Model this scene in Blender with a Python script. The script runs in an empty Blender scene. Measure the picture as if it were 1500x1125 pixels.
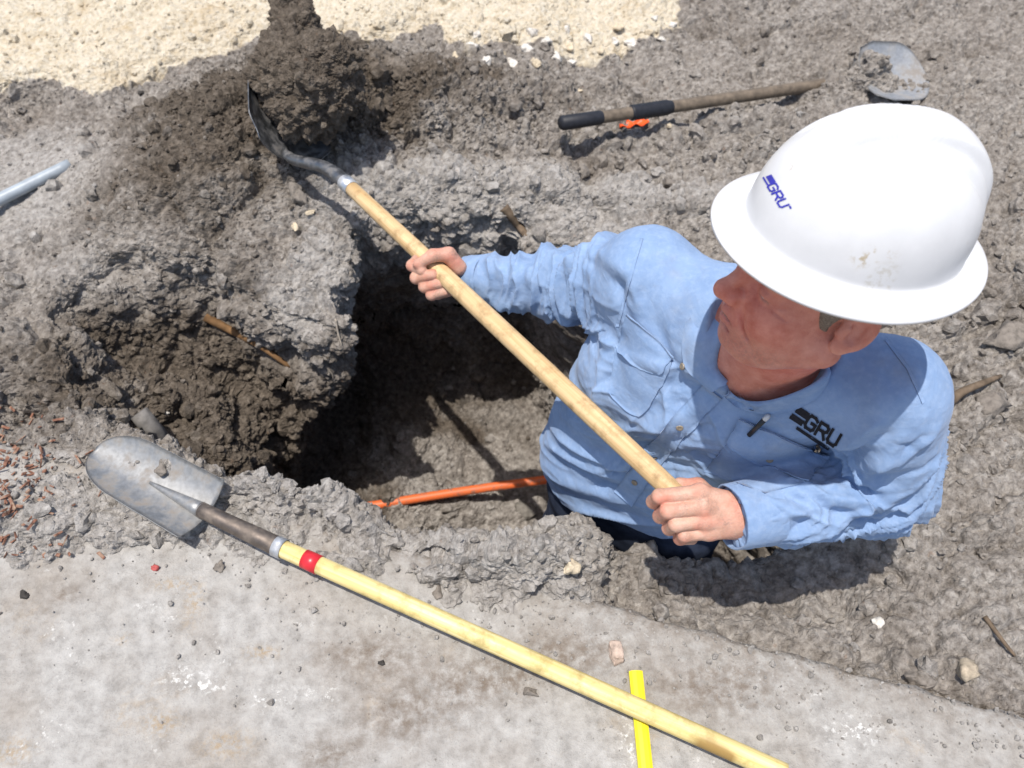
import bpy, bmesh, math, random
import numpy as np
from mathutils import Vector, Matrix
from mathutils.bvhtree import BVHTree

# ------------------------------------------------------------------ camera, sky, sun, exposure
scene = bpy.context.scene
FPX, PITCH, CAMH = 1250.0, math.radians(52.0), 1.45
cam_d = bpy.data.cameras.new('camera'); cam = bpy.data.objects.new('camera', cam_d)
scene.collection.objects.link(cam)
cam.location = (0, 0, CAMH); cam.rotation_euler = (math.pi/2 - PITCH, 0, 0)
cam_d.sensor_width = 36.0; cam_d.lens = FPX/1500*36.0; cam_d.clip_start = 0.05; cam_d.clip_end = 500
scene.camera = cam
cam_d.dof.use_dof = True; cam_d.dof.focus_distance = 1.3; cam_d.dof.aperture_fstop = 5.6
SUN = Vector((-0.13, -0.17, 1.0)).normalized()            # towards the sun
world = bpy.data.worlds.new('World'); scene.world = world; world.use_nodes = True
wn = world.node_tree.nodes; wl = world.node_tree.links
sky = wn.new('ShaderNodeTexSky'); sky.sky_type = 'NISHITA'; sky.sun_disc = False
sky.sun_elevation = math.asin(SUN.z); sky.sun_rotation = math.atan2(SUN.x, SUN.y)
sky.dust_density = 2.0
wn['Background'].inputs['Strength'].default_value = 0.15
wl.new(sky.outputs[0], wn['Background'].inputs['Color'])
sun_d = bpy.data.lights.new('sun', 'SUN'); sun_d.energy = 4.4; sun_d.angle = math.radians(0.53); sun_d.color = (1.0, 0.955, 0.89)
sun = bpy.data.objects.new('sun', sun_d); scene.collection.objects.link(sun)
sun.rotation_euler = SUN.to_track_quat('Z', 'Y').to_euler()
scene.view_settings.view_transform = 'Standard'; scene.view_settings.look = 'None'
scene.view_settings.exposure = 0.22; scene.view_settings.gamma = 1.0; scene.view_settings.use_curve_mapping = False
scene.render.engine = 'CYCLES'

# ------------------------------------------------------------------ helpers
rng = np.random.default_rng(7); random.seed(7)
CP, SP = math.cos(PITCH), math.sin(PITCH)
def at(px, py, D):
    """world point seen at photo pixel (px,py) at depth D along the optical axis"""
    u = (px-750)/FPX; v = (562.5-py)/FPX
    return np.array([u*D, D*CP+v*D*SP, CAMH-D*SP+v*D*CP])
def gz(px, py, z=0.0):
    v = (562.5-py)/FPX
    return at(px, py, (CAMH-z)/(SP-v*CP))
def ray(px, py):
    d = at(px, py, 1.0)-np.array([0, 0, CAMH]); return Vector(d/np.linalg.norm(d))
CAMV = Vector((0, 0, CAMH))
def V(a): return Vector((float(a[0]), float(a[1]), float(a[2])))
def nrm(a): a = np.asarray(a, float); return a/np.linalg.norm(a)

_T = rng.random((64, 64, 64)).astype(np.float32)
_TF = _T.ravel()
def vnoise(P):
    """tiling value noise 0..1, P (N,3)"""
    P = np.asarray(P, np.float32); i = np.floor(P).astype(np.int32); f = P-i; f = f*f*(3-2*f)
    i &= 63; j = (i+1) & 63
    X0 = i[:, 0] << 12; X1 = j[:, 0] << 12; Y0 = i[:, 1] << 6; Y1 = j[:, 1] << 6; z0 = i[:, 2]; z1 = j[:, 2]; fx, fy, fz = f.T
    def g(x, y):
        b = x+y; a = _TF[b+z0]; return a+(_TF[b+z1]-a)*fz
    a = g(X0, Y0); a += (g(X0, Y1)-a)*fy; b = g(X1, Y0); b += (g(X1, Y1)-b)*fy
    return a+(b-a)*fx
def fbm(P, freq, octv=4, gain=0.5, off=0.0):
    s = 0; a = 1; t = 0
    for o in range(octv):
        s = s+a*(vnoise(np.asarray(P)*freq+off+17.3*o)-0.5); t += a; a *= gain; freq *= 2.03
    return s/t*2
def worley(P, freq, off=0.0):
    """distance to nearest jittered lattice point (0..~1) and cell hash"""
    Q = np.asarray(P, np.float32)*freq+off; i = np.floor(Q).astype(np.int32); best = np.full(len(Q), 9.0, np.float32); hsh = np.zeros(len(Q), np.float32)
    for dx in (-1, 0, 1):
        for dy in (-1, 0, 1):
            for dz in (-1, 0, 1):
                c = i+np.array([dx, dy, dz], np.int32); k = c & 63
                j = np.stack([_T[k[:, 0], k[:, 1], k[:, 2]], _T[k[:, 1], k[:, 2], k[:, 0]], _T[k[:, 2], k[:, 0], k[:, 1]]], 1)
                d = ((Q-(c+j))**2).sum(1); m = d < best
                best[m] = d[m]; hsh[m] = j[m, 0]
    return np.sqrt(best), hsh
def sstep(x, a, b):
    t = np.clip((x-a)/(b-a), 0, 1); return t*t*(3-2*t)

# signed distance pieces
def smin(a, b, k):
    h = np.clip(k-np.abs(a-b), 0, None)/k; return np.minimum(a, b)-h*h*k*0.25
def smax(a, b, k): return -smin(-a, -b, k)
def cone(P, a, b, ra, rb):
    a = np.asarray(a, float); b = np.asarray(b, float); ab = b-a; t = np.clip(((P-a)@ab)/(ab@ab), 0, 1)
    return np.linalg.norm(P-a-t[:, None]*ab, axis=1)-(ra+(rb-ra)*t)
def ell(P, c, r):
    q = (P-np.asarray(c, float)); r = np.asarray(r, float)
    k0 = np.linalg.norm(q/r, axis=1); k1 = np.linalg.norm(q/(r*r), axis=1)+1e-9
    return k0*(k0-1)/k1
def sph(P, c, r): return np.linalg.norm(P-np.asarray(c, float), axis=1)-r
def chain(P, pts, rad, k=0.006):
    d = None
    for i in range(len(pts)-1):
        e = cone(P, pts[i], pts[i+1], rad[i], rad[i+1]); d = e if d is None else smin(d, e, k)
    return d

OFF8 = np.array([[x, y, z] for x in (0, 1) for y in (0, 1) for z in (0, 1)], np.int64)
def surface_nets(f, lo, hi, h, levels=4, slack=0.0, project=True, mask=None, tol=1.0):
    lo = np.asarray(lo, float); hi = np.asarray(hi, float)
    n = np.ceil((hi-lo)/(h*2**levels)).astype(int)
    cells = np.stack(np.meshgrid(*[np.arange(k) for k in n], indexing='ij'), -1).reshape(-1, 3).astype(np.int64)
    for L in range(levels, -1, -1):
        s = h*2**L
        d = f(lo+(cells+0.5)*s); cells = cells[np.abs(d) < s*tol+slack*(L > 1)]
        if mask is not None and L == 2: cells = cells[mask(lo+(cells+0.5)*s)]
        if L: cells = (cells[:, None]*2+OFF8[None]).reshape(-1, 3)
    N = n*2**levels+2
    key = lambda c: (c[..., 0]*N[1]+c[..., 1])*N[2]+c[..., 2]
    ck = key(cells); o = np.argsort(ck); cells = cells[o]
    cor = cells[:, None]+OFF8[None]; kk = key(cor).ravel()
    uq, first, inv = np.unique(kk, return_index=True, return_inverse=True)
    fv = f(lo+cor.reshape(-1, 3)[first]*h)
    val = fv[inv].reshape(-1, 8)
    act = (val.min(1) < 0) & (val.max(1) >= 0)
    cells = cells[act]; val = val[act]; ck = key(cells)
    acc = np.zeros((len(cells), 3)); cnt = np.zeros(len(cells))
    for a in range(8):
        for b in range(a+1, 8):
            if np.abs(OFF8[a]-OFF8[b]).sum() != 1: continue
            va, vb = val[:, a], val[:, b]; m = (va < 0) != (vb < 0)
            t = np.where(m, va/np.where(m, va-vb, 1), 0)
            acc += m[:, None]*(OFF8[a]+t[:, None]*(OFF8[b]-OFF8[a])); cnt += m
    verts = lo+(cells+acc/cnt[:, None])*h
    faces = []
    for ax in range(3):
        e = np.zeros(3, np.int64); e[ax] = 1
        ci = {0: 4, 1: 2, 2: 1}[ax]
        m = (val[:, 0] < 0) != (val[:, ci] < 0)
        c = cells[m]; s0 = val[m, 0] < 0
        b = np.zeros(3, np.int64); b[(ax+1) % 3] = 1; g = np.zeros(3, np.int64); g[(ax+2) % 3] = 1
        ids = []; ok = np.ones(len(c), bool)
        for q in (c, c-b, c-b-g, c-g):
            k = key(q); p = np.searchsorted(ck, k); p = np.clip(p, 0, len(ck)-1); ok &= ck[p] == k; ids.append(p)
        F = np.stack(ids, 1); F[~s0] = F[~s0][:, ::-1]
        faces.append(F[ok])
    faces = np.concatenate(faces)
    if project:
        for _ in range(2):
            d0 = f(verts); e = h*0.25; g = np.stack([(f(verts+np.eye(3)[i]*e)-d0)/e for i in range(3)], 1)
            gl = (g*g).sum(1, keepdims=True)+1e-6
            verts = verts-np.clip(d0[:, None]/gl*g, -h, h)*0.8
    return verts, faces

COL = scene.collection
def link(o): COL.objects.link(o); return o
def mesh_np(name, verts, faces, mat=None, parent=None, smooth=True):
    me = bpy.data.meshes.new(name); verts = np.asarray(verts, np.float32); faces = np.asarray(faces, np.int32)
    k = faces.shape[1]
    me.vertices.add(len(verts)); me.vertices.foreach_set('co', verts.ravel())
    me.loops.add(faces.size); me.loops.foreach_set('vertex_index', faces.ravel())
    me.polygons.add(len(faces)); me.polygons.foreach_set('loop_start', np.arange(len(faces), dtype=np.int32)*k)
    me.polygons.foreach_set('use_smooth', np.full(len(faces), smooth))
    me.update(calc_edges=True); me.validate()
    if mat: me.materials.append(mat)
    o = link(bpy.data.objects.new(name, me))
    if parent: o.parent = parent
    return o
def vnormals(verts, faces):
    v = verts; a = v[faces[:, 0]]; n = np.cross(v[faces[:, 1]]-a, v[faces[:, 2]]-a)
    if faces.shape[1] == 4: n = n+np.cross(v[faces[:, 2]]-a, v[faces[:, 3]]-a)
    N = np.zeros_like(v)
    for i in range(faces.shape[1]):
        for c in range(3): N[:, c] += np.bincount(faces[:, i], n[:, c], len(v))
    return N/(np.linalg.norm(N, axis=1, keepdims=True)+1e-12)
def set_attr(o, name, arr):
    at_ = o.data.attributes.new(name, 'FLOAT_COLOR', 'POINT'); b = np.ones((len(arr), 4), np.float32); b[:, :arr.shape[1]] = arr
    at_.data.foreach_set('color', b.ravel())
def tri(faces):
    return [tuple(f) for f in faces]
def pydata(name, verts, faces, mat=None, parent=None, smooth=True):
    me = bpy.data.meshes.new(name); me.from_pydata([tuple(map(float, v)) for v in verts], [], [tuple(f) for f in faces]); me.update()
    for p in me.polygons: p.use_smooth = smooth
    if mat: me.materials.append(mat)
    o = link(bpy.data.objects.new(name, me))
    if parent: o.parent = parent
    return o
def empty(name, loc): 
    o = link(bpy.data.objects.new(name, None)); o.location = tuple(map(float, loc)); o.empty_display_size = 0.05; return o
def tag(o, label=None, cat=None, group=None, kind=None):
    if label: o['label'] = label
    if cat: o['category'] = cat
    if group: o['group'] = group
    if kind: o['kind'] = kind
    return o
def under(o, root):
    """parent keeping world placement (parts are modelled in world coordinates)"""
    o.parent = root; o.matrix_parent_inverse = Matrix.Translation(root.location).inverted(); return o
def frame(axis, ref=(0, 0, 1)):
    a = nrm(axis); r = np.asarray(ref, float); x = np.cross(r, a)
    if np.linalg.norm(x) < 1e-4: x = np.cross([1, 0, 0], a)
    x = nrm(x); return x, np.cross(a, x), a
def tube(pts, rad, n=20, caps=True, squash=None):
    """swept tube: pts (K,3), rad list; returns verts, faces"""
    pts = np.asarray(pts, float); K = len(pts); T = np.gradient(pts, axis=0); x = None; vs = []
    for i in range(K):
        t = nrm(T[i])
        if x is None: x, y, _ = frame(t)
        else:
            x = nrm(x-t*(x@t)); y = np.cross(t, x)
        for k in range(n):
            a = 2*math.pi*k/n; vs.append(pts[i]+rad[i]*(math.cos(a)*x+math.sin(a)*y))
    fs = [(i*n+k, i*n+(k+1) % n, (i+1)*n+(k+1) % n, (i+1)*n+k) for i in range(K-1) for k in range(n)]
    if caps:
        vs += [pts[0], pts[-1]]; c0 = len(vs)-2
        fs += [(c0, (k+1) % n, k) for k in range(n)]+[(c0+1, (K-1)*n+k, (K-1)*n+(k+1) % n) for k in range(n)]
    return vs, fs
def lathe_seg(a, b, prof, n=24):
    """profile [(t along a->b in metres, r)] -> verts, faces"""
    a = np.asarray(a, float); ax = nrm(np.asarray(b, float)-a); x, y, _ = frame(ax); vs = []
    for t, r in prof:
        for k in range(n):
            g = 2*math.pi*k/n; vs.append(a+ax*t+r*(math.cos(g)*x+math.sin(g)*y))
    K = len(prof)
    fs = [(i*n+k, i*n+(k+1) % n, (i+1)*n+(k+1) % n, (i+1)*n+k) for i in range(K-1) for k in range(n)]
    return vs, fs

# ------------------------------------------------------------------ materials
class Mat:
    def __init__(s, name, rough=0.8, spec=0.3):
        s.m = bpy.data.materials.new(name); s.m.use_nodes = True; s.nt = s.m.node_tree; s.b = s.nt.nodes['Principled BSDF']
        s.b.inputs['Roughness'].default_value = rough; s.b.inputs['Specular IOR Level'].default_value = spec
        s.tc = None
    def n(s, t, **kw):
        nd = s.nt.nodes.new(t)
        for k, v in kw.items():
            if k.startswith('i_'):
                key = k[2:]; key = int(key) if key.isdigit() else key
                if isinstance(v, bpy.types.NodeSocket): s.nt.links.new(v, nd.inputs[key])
                else: nd.inputs[key].default_value = v
            else: setattr(nd, k, v)
        return nd
    def coord(s, kind='Object'):
        if s.tc is None: s.tc = s.n('ShaderNodeTexCoord')
        return s.tc.outputs[kind]
    def noise(s, scale, detail=4, rough=0.55, vec=None, dist=0.0):
        nd = s.n('ShaderNodeTexNoise'); nd.inputs['Scale'].default_value = scale; nd.inputs['Detail'].default_value = detail
        nd.inputs['Roughness'].default_value = rough; nd.inputs['Distortion'].default_value = dist
        s.nt.links.new(vec if vec is not None else s.coord(), nd.inputs['Vector']); return nd.outputs['Fac']
    def ramp(s, fac, stops):
        nd = s.n('ShaderNodeValToRGB'); s.nt.links.new(fac, nd.inputs[0]); e = nd.color_ramp.elements
        while len(e) < len(stops): e.new(0.5)
        for i, (p, c) in enumerate(stops):
            e[i].position = p; e[i].color = tuple(c)+(1,) if not np.isscalar(c) else (c, c, c, 1)
        return nd.outputs[0]
    def mix(s, fac, a, b, mode='MIX'):
        nd = s.n('ShaderNodeMix', data_type='RGBA', blend_type=mode)
        for sock, v in ((nd.inputs[0], fac), (nd.inputs[6], a), (nd.inputs[7], b)):
            if isinstance(v, bpy.types.NodeSocket): s.nt.links.new(v, sock)
            else: sock.default_value = v if np.isscalar(v) else tuple(v)+(1,)
        return nd.outputs[2]
    def math(s, op, a, b=0.0):
        nd = s.n('ShaderNodeMath', operation=op)
        for sock, v in ((nd.inputs[0], a), (nd.inputs[1], b)):
            if isinstance(v, bpy.types.NodeSocket): s.nt.links.new(v, sock)
            else: sock.default_value = v
        return nd.outputs[0]
    def color(s, c):
        if isinstance(c, bpy.types.NodeSocket): s.nt.links.new(c, s.b.inputs['Base Color'])
        else: s.b.inputs['Base Color'].default_value = tuple(c)+(1,)
    def bump(s, h, strength=0.5, dist=0.002):
        nd = s.n('ShaderNodeBump'); nd.inputs['Strength'].default_value = strength; nd.inputs['Distance'].default_value = dist
        s.nt.links.new(h, nd.inputs['Height'])
        old = s.b.inputs['Normal'].links
        if old: s.nt.links.new(old[0].from_socket, nd.inputs['Normal'])
        s.nt.links.new(nd.outputs[0], s.b.inputs['Normal'])
    def rough(s, v): s.nt.links.new(v, s.b.inputs['Roughness'])

def plain(name, c, rough=0.6, spec=0.3, metal=0.0, var=0.15, scale=30, bump=0.0):
    M = Mat(name, rough, spec); n = M.noise(scale, 5)
    M.color(M.ramp(n, [(0.3, tuple(x*(1-var) for x in c)), (0.7, tuple(min(1, x*(1+var)) for x in c))]))
    M.b.inputs['Metallic'].default_value = metal
    if bump: M.bump(M.noise(scale*6, 4), bump, 0.001)
    return M.m

def soil_material(name):
    M = Mat(name, 0.95, 0.12)
    a = M.n('ShaderNodeAttribute', attribute_name='zone'); sep = M.n('ShaderNodeSeparateColor'); M.nt.links.new(a.outputs['Color'], sep.inputs[0])
    cream, pale, moist_shade = sep.outputs[0], sep.outputs[1], sep.outputs[2]
    n1 = M.noise(9, 6, 0.6); n2 = M.noise(60, 6, 0.65); n3 = M.noise(260, 4, 0.6)
    base = M.ramp(n2, [(0.28, (0.095, 0.080, 0.066)), (0.48, (0.245, 0.220, 0.194)), (0.72, (0.42, 0.387, 0.348))])
    palec = M.ramp(n2, [(0.25, (0.16, 0.146, 0.130)), (0.48, (0.31, 0.288, 0.264)), (0.72, (0.46, 0.435, 0.405))])
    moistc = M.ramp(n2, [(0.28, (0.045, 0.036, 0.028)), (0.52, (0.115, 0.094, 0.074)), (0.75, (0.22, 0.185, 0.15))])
    creamc = M.ramp(n2, [(0.22, (0.36, 0.28, 0.18)), (0.42, (0.55, 0.475, 0.355)), (0.7, (0.645, 0.595, 0.50))])
    n0 = M.noise(3.1, 5, 0.6, dist=0.4)
    creamc = M.mix(M.ramp(n1, [(0.54, 0.0), (0.72, 0.55)]), creamc, (0.40, 0.29, 0.155))
    base = M.mix(M.ramp(n0, [(0.48, 0.0), (0.66, 0.65)]), base, M.ramp(n2, [(0.28, (0.06, 0.049, 0.039)), (0.5, (0.155, 0.131, 0.108)), (0.75, (0.28, 0.245, 0.21))]))
    j = M.math('MULTIPLY', M.math('SUBTRACT', n1, 0.5), 1.1)
    def w(x, lo=0.35, hi=0.65): 
        mr = M.n('ShaderNodeMapRange', interpolation_type='SMOOTHSTEP'); M.nt.links.new(M.math('ADD', x, j), mr.inputs[0]); mr.inputs[1].default_value = lo; mr.inputs[2].default_value = hi; return mr.outputs[0]
    c = M.mix(w(pale, 0.2, 0.8), base, palec); c = M.mix(w(moist_shade, 0.2, 0.8), c, moistc); c = M.mix(w(cream), c, creamc)
    # reddish / ochre flecks and light grit
    fl = M.ramp(M.noise(140, 3, 0.5), [(0.66, 0.0), (0.74, 1.0)]); c = M.mix(M.math('MULTIPLY', fl, 0.35), c, (0.36, 0.30, 0.22))
    fr = M.ramp(M.noise(47, 3, 0.5), [(0.69, 0.0), (0.75, 1.0)]); c = M.mix(M.math('MULTIPLY', fr, 0.3), c, (0.20, 0.10, 0.05))
    M.color(c)
    M.bump(n2, 0.45, 0.012); M.bump(n3, 0.75, 0.006); M.bump(M.noise(700, 3, 0.6), 0.5, 0.0016)
    return M.m
SOIL = soil_material('soil')
# ------------------------------------------------------------------ ground: soil with the dug hole, slab, outer ground
GX0, GX1, GY0, GY1, GS = -2.6, 2.6, -0.3, 3.7, 0.01
gxs = np.arange(GX0, GX1+GS, GS); gys = np.arange(GY0, GY1+GS, GS)
MX, MY = np.meshgrid(gxs, gys, indexing='ij'); MP = np.stack([MX.ravel(), MY.ravel()], 1)
def polysd(P, poly):
    poly = np.asarray(poly, float); d = np.full(len(P), 1e9); s = np.ones(len(P)); n = len(poly)
    for i in range(n):
        a = poly[i]; b = poly[i-1]; e = b-a; w = P-a
        t = np.clip((w@e)/(e@e), 0, 1); q = w-t[:, None]*e; d = np.minimum(d, (q*q).sum(1))
        c1 = P[:, 1] >= a[1]; c2 = P[:, 1] < b[1]; c3 = e[0]*w[:, 1] > e[1]*w[:, 0]
        flip = (c1 & c2 & c3) | (~c1 & ~c2 & ~c3); s[flip] *= -1
    return s*np.sqrt(d)
def sample(M, P):
    fx = np.clip((P[:, 0]-GX0)/GS, 0, M.shape[0]-1.001); fy = np.clip((P[:, 1]-GY0)/GS, 0, M.shape[1]-1.001)
    i = fx.astype(int); j = fy.astype(int); u = fx-i; v = fy-j
    return (M[i, j]*(1-u)+M[i+1, j]*u)*(1-v)+(M[i, j+1]*(1-u)+M[i+1, j+1]*u)*v
def g2(px, py, z=0.0): return gz(px, py, z)[:2]
def blob(px, py, sx, sy, amp, ang=0.0, pw=2.0, z=0.0):
    c = g2(px, py, z); ca, sa = math.cos(ang), math.sin(ang); dx = MX-c[0]; dy = MY-c[1]
    u = (ca*dx+sa*dy)/sx; v = (-sa*dx+ca*dy)/sy
    return amp*np.exp(-(u*u+v*v)**(pw/2))
# slab edge line
SA = np.array([0.147, 0.638]); SB = np.array([0.846, 0.435]); SDIR = nrm(SB-SA); SNOR = np.array([-SDIR[1], SDIR[0]])
if SNOR[1] < 0: SNOR = -SNOR
SLD = (MX-SA[0])*SNOR[0]+(MY-SA[1])*SNOR[1]                   # + beyond the slab
hole_poly = [(-0.425, 1.60), (-0.33, 1.635), (-0.22, 1.65), (0.0, 1.65), (0.10, 1.58), (0.28, 1.49), (0.52, 1.38), (0.70, 1.14), (0.725, 0.93),
             (0.68, 0.83), (0.55, 0.77), (0.42, 0.755), (0.30, 0.76), (0.20, 0.775), (0.14, 0.80), (0.02, 0.78), (-0.13, 0.772), (-0.25, 0.815),
             (-0.36, 0.865), (-0.47, 0.90), (-0.57, 0.97), (-0.585, 1.06), (-0.53, 1.15), (-0.45, 1.22), (-0.40, 1.33), (-0.455, 1.40), (-0.40, 1.50)]
HD = polysd(MP, hole_poly).reshape(MX.shape)
dig_poly = [g2(*p) for p in ((90, 440), (170, 395), (250, 395), (330, 425), (430, 470), (540, 470), (600, 560), (560, 720), (400, 705), (330, 690), (235, 632), (150, 600), (110, 540))]
DD = polysd(MP, dig_poly).reshape(MX.shape)
MZ3 = np.stack([MX.ravel(), MY.ravel(), np.zeros(MX.size)], 1)
def nmap(freq, octv=4, off=0.0): return fbm(MZ3, freq, octv, 0.5, off).reshape(MX.shape)
HM = 0.012+0.030*nmap(2.2, 3)+0.018*nmap(7.0, 3, 5.0)
# spoil heap under the lifted shovel and the ridge behind the hole
rx = (MX*.93+MY*.36); ry = (-MX*.36+MY*.93)
rut = fbm(np.stack([rx.ravel()*1.8, ry.ravel()*8.5, np.zeros(MX.size)], 1), 1.0, 3, .55, 40.).reshape(MX.shape)
HM += .030*rut*np.clip(blob(1350, 250, .8, .8, 1.2)+blob(1100, 60, .7, .4, .8)+blob(1450, 800, .4, .3, .6), 0, 1)
HM += blob(330, 240, .36, .25, .16, .25)+blob(430, 130, .24, .20, .10)+blob(560, 190, .30, .20, .10)
HM += blob(720, 170, .35, .22, .06)+blob(620, 300, .22, .07, .045, .1)+blob(800, 290, .30, .08, .05)+blob(980, 290, .25, .12, .03)
HM += blob(250, 330, .2, .12, .05)+blob(480, 380, .13, .12, .03)
HM += blob(1130, 190, .45, .12, .05)+blob(1290, 130, .25, .12, .05)+blob(1450, 430, .3, .2, .05)+blob(1420, 620, .22, .10, .035)+blob(1480, 760, .2, .12, .02)
HM += blob(1258, 132, .07, .06, .09)+blob(1200, 136, .07, .04, .045)
HM += -blob(1180, 30, .5, .2, .03)-blob(70, 250, .45, .35, .02)
# cream limestone fill in the far left
cream_poly = [g2(*p) for p in ((-400, 210), (0, 172), (70, 140), (170, 135), (240, 118), (330, 85), (420, 60), (560, 62), (640, 30), (655, 72), (700, 90), (800, 82), (870, 82), (960, 62), (1005, 25), (1010, -60), (1010, -400), (-500, -400))]
CD = polysd(MP, cream_poly).reshape(MX.shape)
MZ3 = np.stack([MX.ravel(), MY.ravel(), np.zeros(MX.size)], 1)
def nmap(freq, octv=4, off=0.0): return fbm(MZ3, freq, octv, 0.5, off).reshape(MX.shape)
CD += blob(28, 140, .10, .07, .22)
CD += .07*nmap(5, 4, 13.)+.035*nmap(22, 3, 3.)
HM += 0.035*sstep(-CD, -.03, .10)*(1+.8*nmap(5, 3, 9.))
HM -= blob(30, 145, .10, .07, .06)
# shallow dig that runs down into the hole
DD += .05*nmap(7, 3, 21.)
dig = sstep(-DD, -.035, .08)
HM -= dig*(0.13+0.36*sstep(MX, -.98, -.42))*(1+0.55*nmap(5.5, 4, 3.0))
HM -= sstep(MX, -.70, -.47)*dig*.16
HM -= blob(180, 560, .055, .06, .09)+blob(330, 620, .07, .07, .10)+blob(170, 445, .12, .05, .07)+blob(10, 590, .09, .07, .09)+blob(490, 620, .08, .10, .08)
# crumbly pale rim in front
rim = blob(470, 735, .10, .06, .050)+blob(560, 800, .12, .06, .030)+blob(690, 830, .14, .055, .045)+blob(800, 820, .09, .06, .055)+blob(850, 800, .055, .05, .030)+blob(400, 715, .08, .04, .03)
HM += rim+blob(300, 700, .14, .06, .03)+blob(170, 680, .16, .08, .03)
# the slab side: soil lies under it except where crumbs spill over
spill = blob(60, 735, .34, .10, .065)+blob(230, 760, .22, .07, .05)+blob(420, 800, .2, .07, .05)+blob(600, 850, .2, .07, .045)+blob(760, 850, .13, .06, .03)+blob(-60, 800, .2, .12, .05)
near = sstep(-SLD, -.012, .012)
HM = HM*(1-near)+near*(-.055+spill+rim*.9+0.022*nmap(9, 4, 2.))
# right-hand strip drops below the slab edge
strip = sstep(MX, .10, .20)*(1-near)
HM -= strip*(.030+.012*np.exp(-(SLD/.10)**2))
HM -= blob(1200, 835, .18, .07, .06)+blob(1080, 840, .12, .05, .04)
# broken face at the right end of the rim
cut = sstep(MX, .148, .158)*np.exp(-((MX-.20)/.06)**2)*np.exp(-((MY-.72)/.09)**2)
HM -= .05*cut
FLOOR = -0.90-0.05*sstep(MX, -.05, .30)+0.018*nmap(6, 4, 8.)+0.10*np.exp(-((MX+.38)/.12)**2)+blob(650, 745, .22, .05, .05, 0, 2, -.90)
GRX, GRY = np.gradient(HM, GS); HGR = 1/np.sqrt(1+np.minimum(GRX**2+GRY**2, 60.0)*1.3)
def ground_f(P):
    h = sample(HM, P); d2 = sample(HD, P); fl = sample(FLOOR, P); z = P[:, 2]
    base = (z-h)*sample(HGR, P)
    dep = np.clip(-z, 0, 1)
    w = np.zeros(len(P)); q = (np.abs(d2) < .14) & (z < .1); Pq = P[q]
    w[q] = fbm(Pq*np.array([1, 1, .55]), 7.0, 3, .5, 4.0)*.045+fbm(Pq*np.array([1, 1, 1.6]), 26.0, 2, .5, 1.0)*.007
    wall = d2+w*np.clip(1.2-dep*.9, .35, 1)-0.20*sstep(dep, .06, .70)*(1-.9*sstep(P[:, 0], .02, .22))
    hole = smax(wall*.75, (fl-z)*.85, .09)
    return smax(base, -hole, .025)
def ground_mask(P):
    s_ = (P[:, 0]-SA[0])*SNOR[0]+(P[:, 1]-SA[1])*SNOR[1]
    return ~((s_ < -.06) & (sample(HM, P) < -.03)) & (np.abs(P[:, 0]) < .6*(P[:, 1]*CP+CAMH*SP)+.45)
gv, gf = surface_nets(ground_f, (-2.0, -0.12, -1.08), (2.0, 3.0, 0.46), 0.0053, levels=5, slack=.02, project=False, mask=ground_mask, tol=1.35)
# crumble relief pushed out along the normals
gn = vnormals(gv, gf)
g2d = gv[:, :2]
cr = sample(sstep(-CD, -.02, .04), gv); d2v = sample(HD, gv); dep = np.clip(-gv[:, 2], 0, 1)
sl = (gv[:, 0]-SA[0])*SNOR[0]+(gv[:, 1]-SA[1])*SNOR[1]
heap = np.clip(sample(blob(330, 230, .42, .32, 1.0)+blob(520, 160, .35, .25, .9)+blob(700, 180, .4, .25, .6)+blob(300, 560, .35, .25, .9)+rim*12, gv), 0, 1)
sidew = sample(blob(60, 270, .5, .33, 1.0)+blob(1400, 850, .35, .25, .5), gv)
inwall = sstep(dep, .10, .25)*(1-sstep(d2v, -.04, .02)*0)*sstep(-d2v, -.13, -.06)*sstep(gn[:, 2], .8, .4)*sstep(gv[:, 0], -.45, -.30)
amp = (1.0+0.6*heap)*(1-.6*np.clip(sidew, 0, 1))*(1-.85*inwall)*(1-.25*cr)
wa, _ = worley(gv+0.012*np.stack([fbm(gv, 30, 2, .5, k) for k in (0., 9., 21.)], 1), 26.0); wb, hb = worley(gv, 62.0, 3.0); wc, hc = worley(gv, 125.0, 7.0)
disp = amp*(0.020*(0.55-wa)+0.011*(0.55-wb)*(0.4+1.2*hb)+0.0055*(0.5-wc)*(.5+hc)+0.006*fbm(gv, 45, 3, .6))+.010*amp*fbm(gv, 13, 2, .5, 6.)
wrp = np.stack([fbm(gv, 9, 2, .5, k) for k in (2., 11., 31.)], 1)
wl_, hl_ = worley(gv+.035*wrp, 9.5, 2.0); disp += amp*(1-.7*cr)*(.030*(.5-wl_)*(.3+hl_)-.016*sstep(wl_, .52, .85))
right = sample(blob(1440, 500, .55, .5, 1.0)+blob(1150, 230, .5, .25, .8)+blob(1430, 880, .3, .25, .5), gv)
wr_, hr_ = worley(gv*np.array([1, 1.3, 1])+.05*wrp, 17., 9.0); disp += np.clip(right, 0, 1)*(1-cr)*(.020*(.45-wr_)*(.2+1.4*hr_)-.012*sstep(wr_, .55, .85))
disp += inwall*(.004*np.sin(gv[:, 2]*70+6*fbm(gv, 3, 2))+.002*fbm(gv, 60, 2))
disp += amp*rng.normal(0, .0011, len(gv))
gv2 = gv+gn*disp[:, None]
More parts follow.
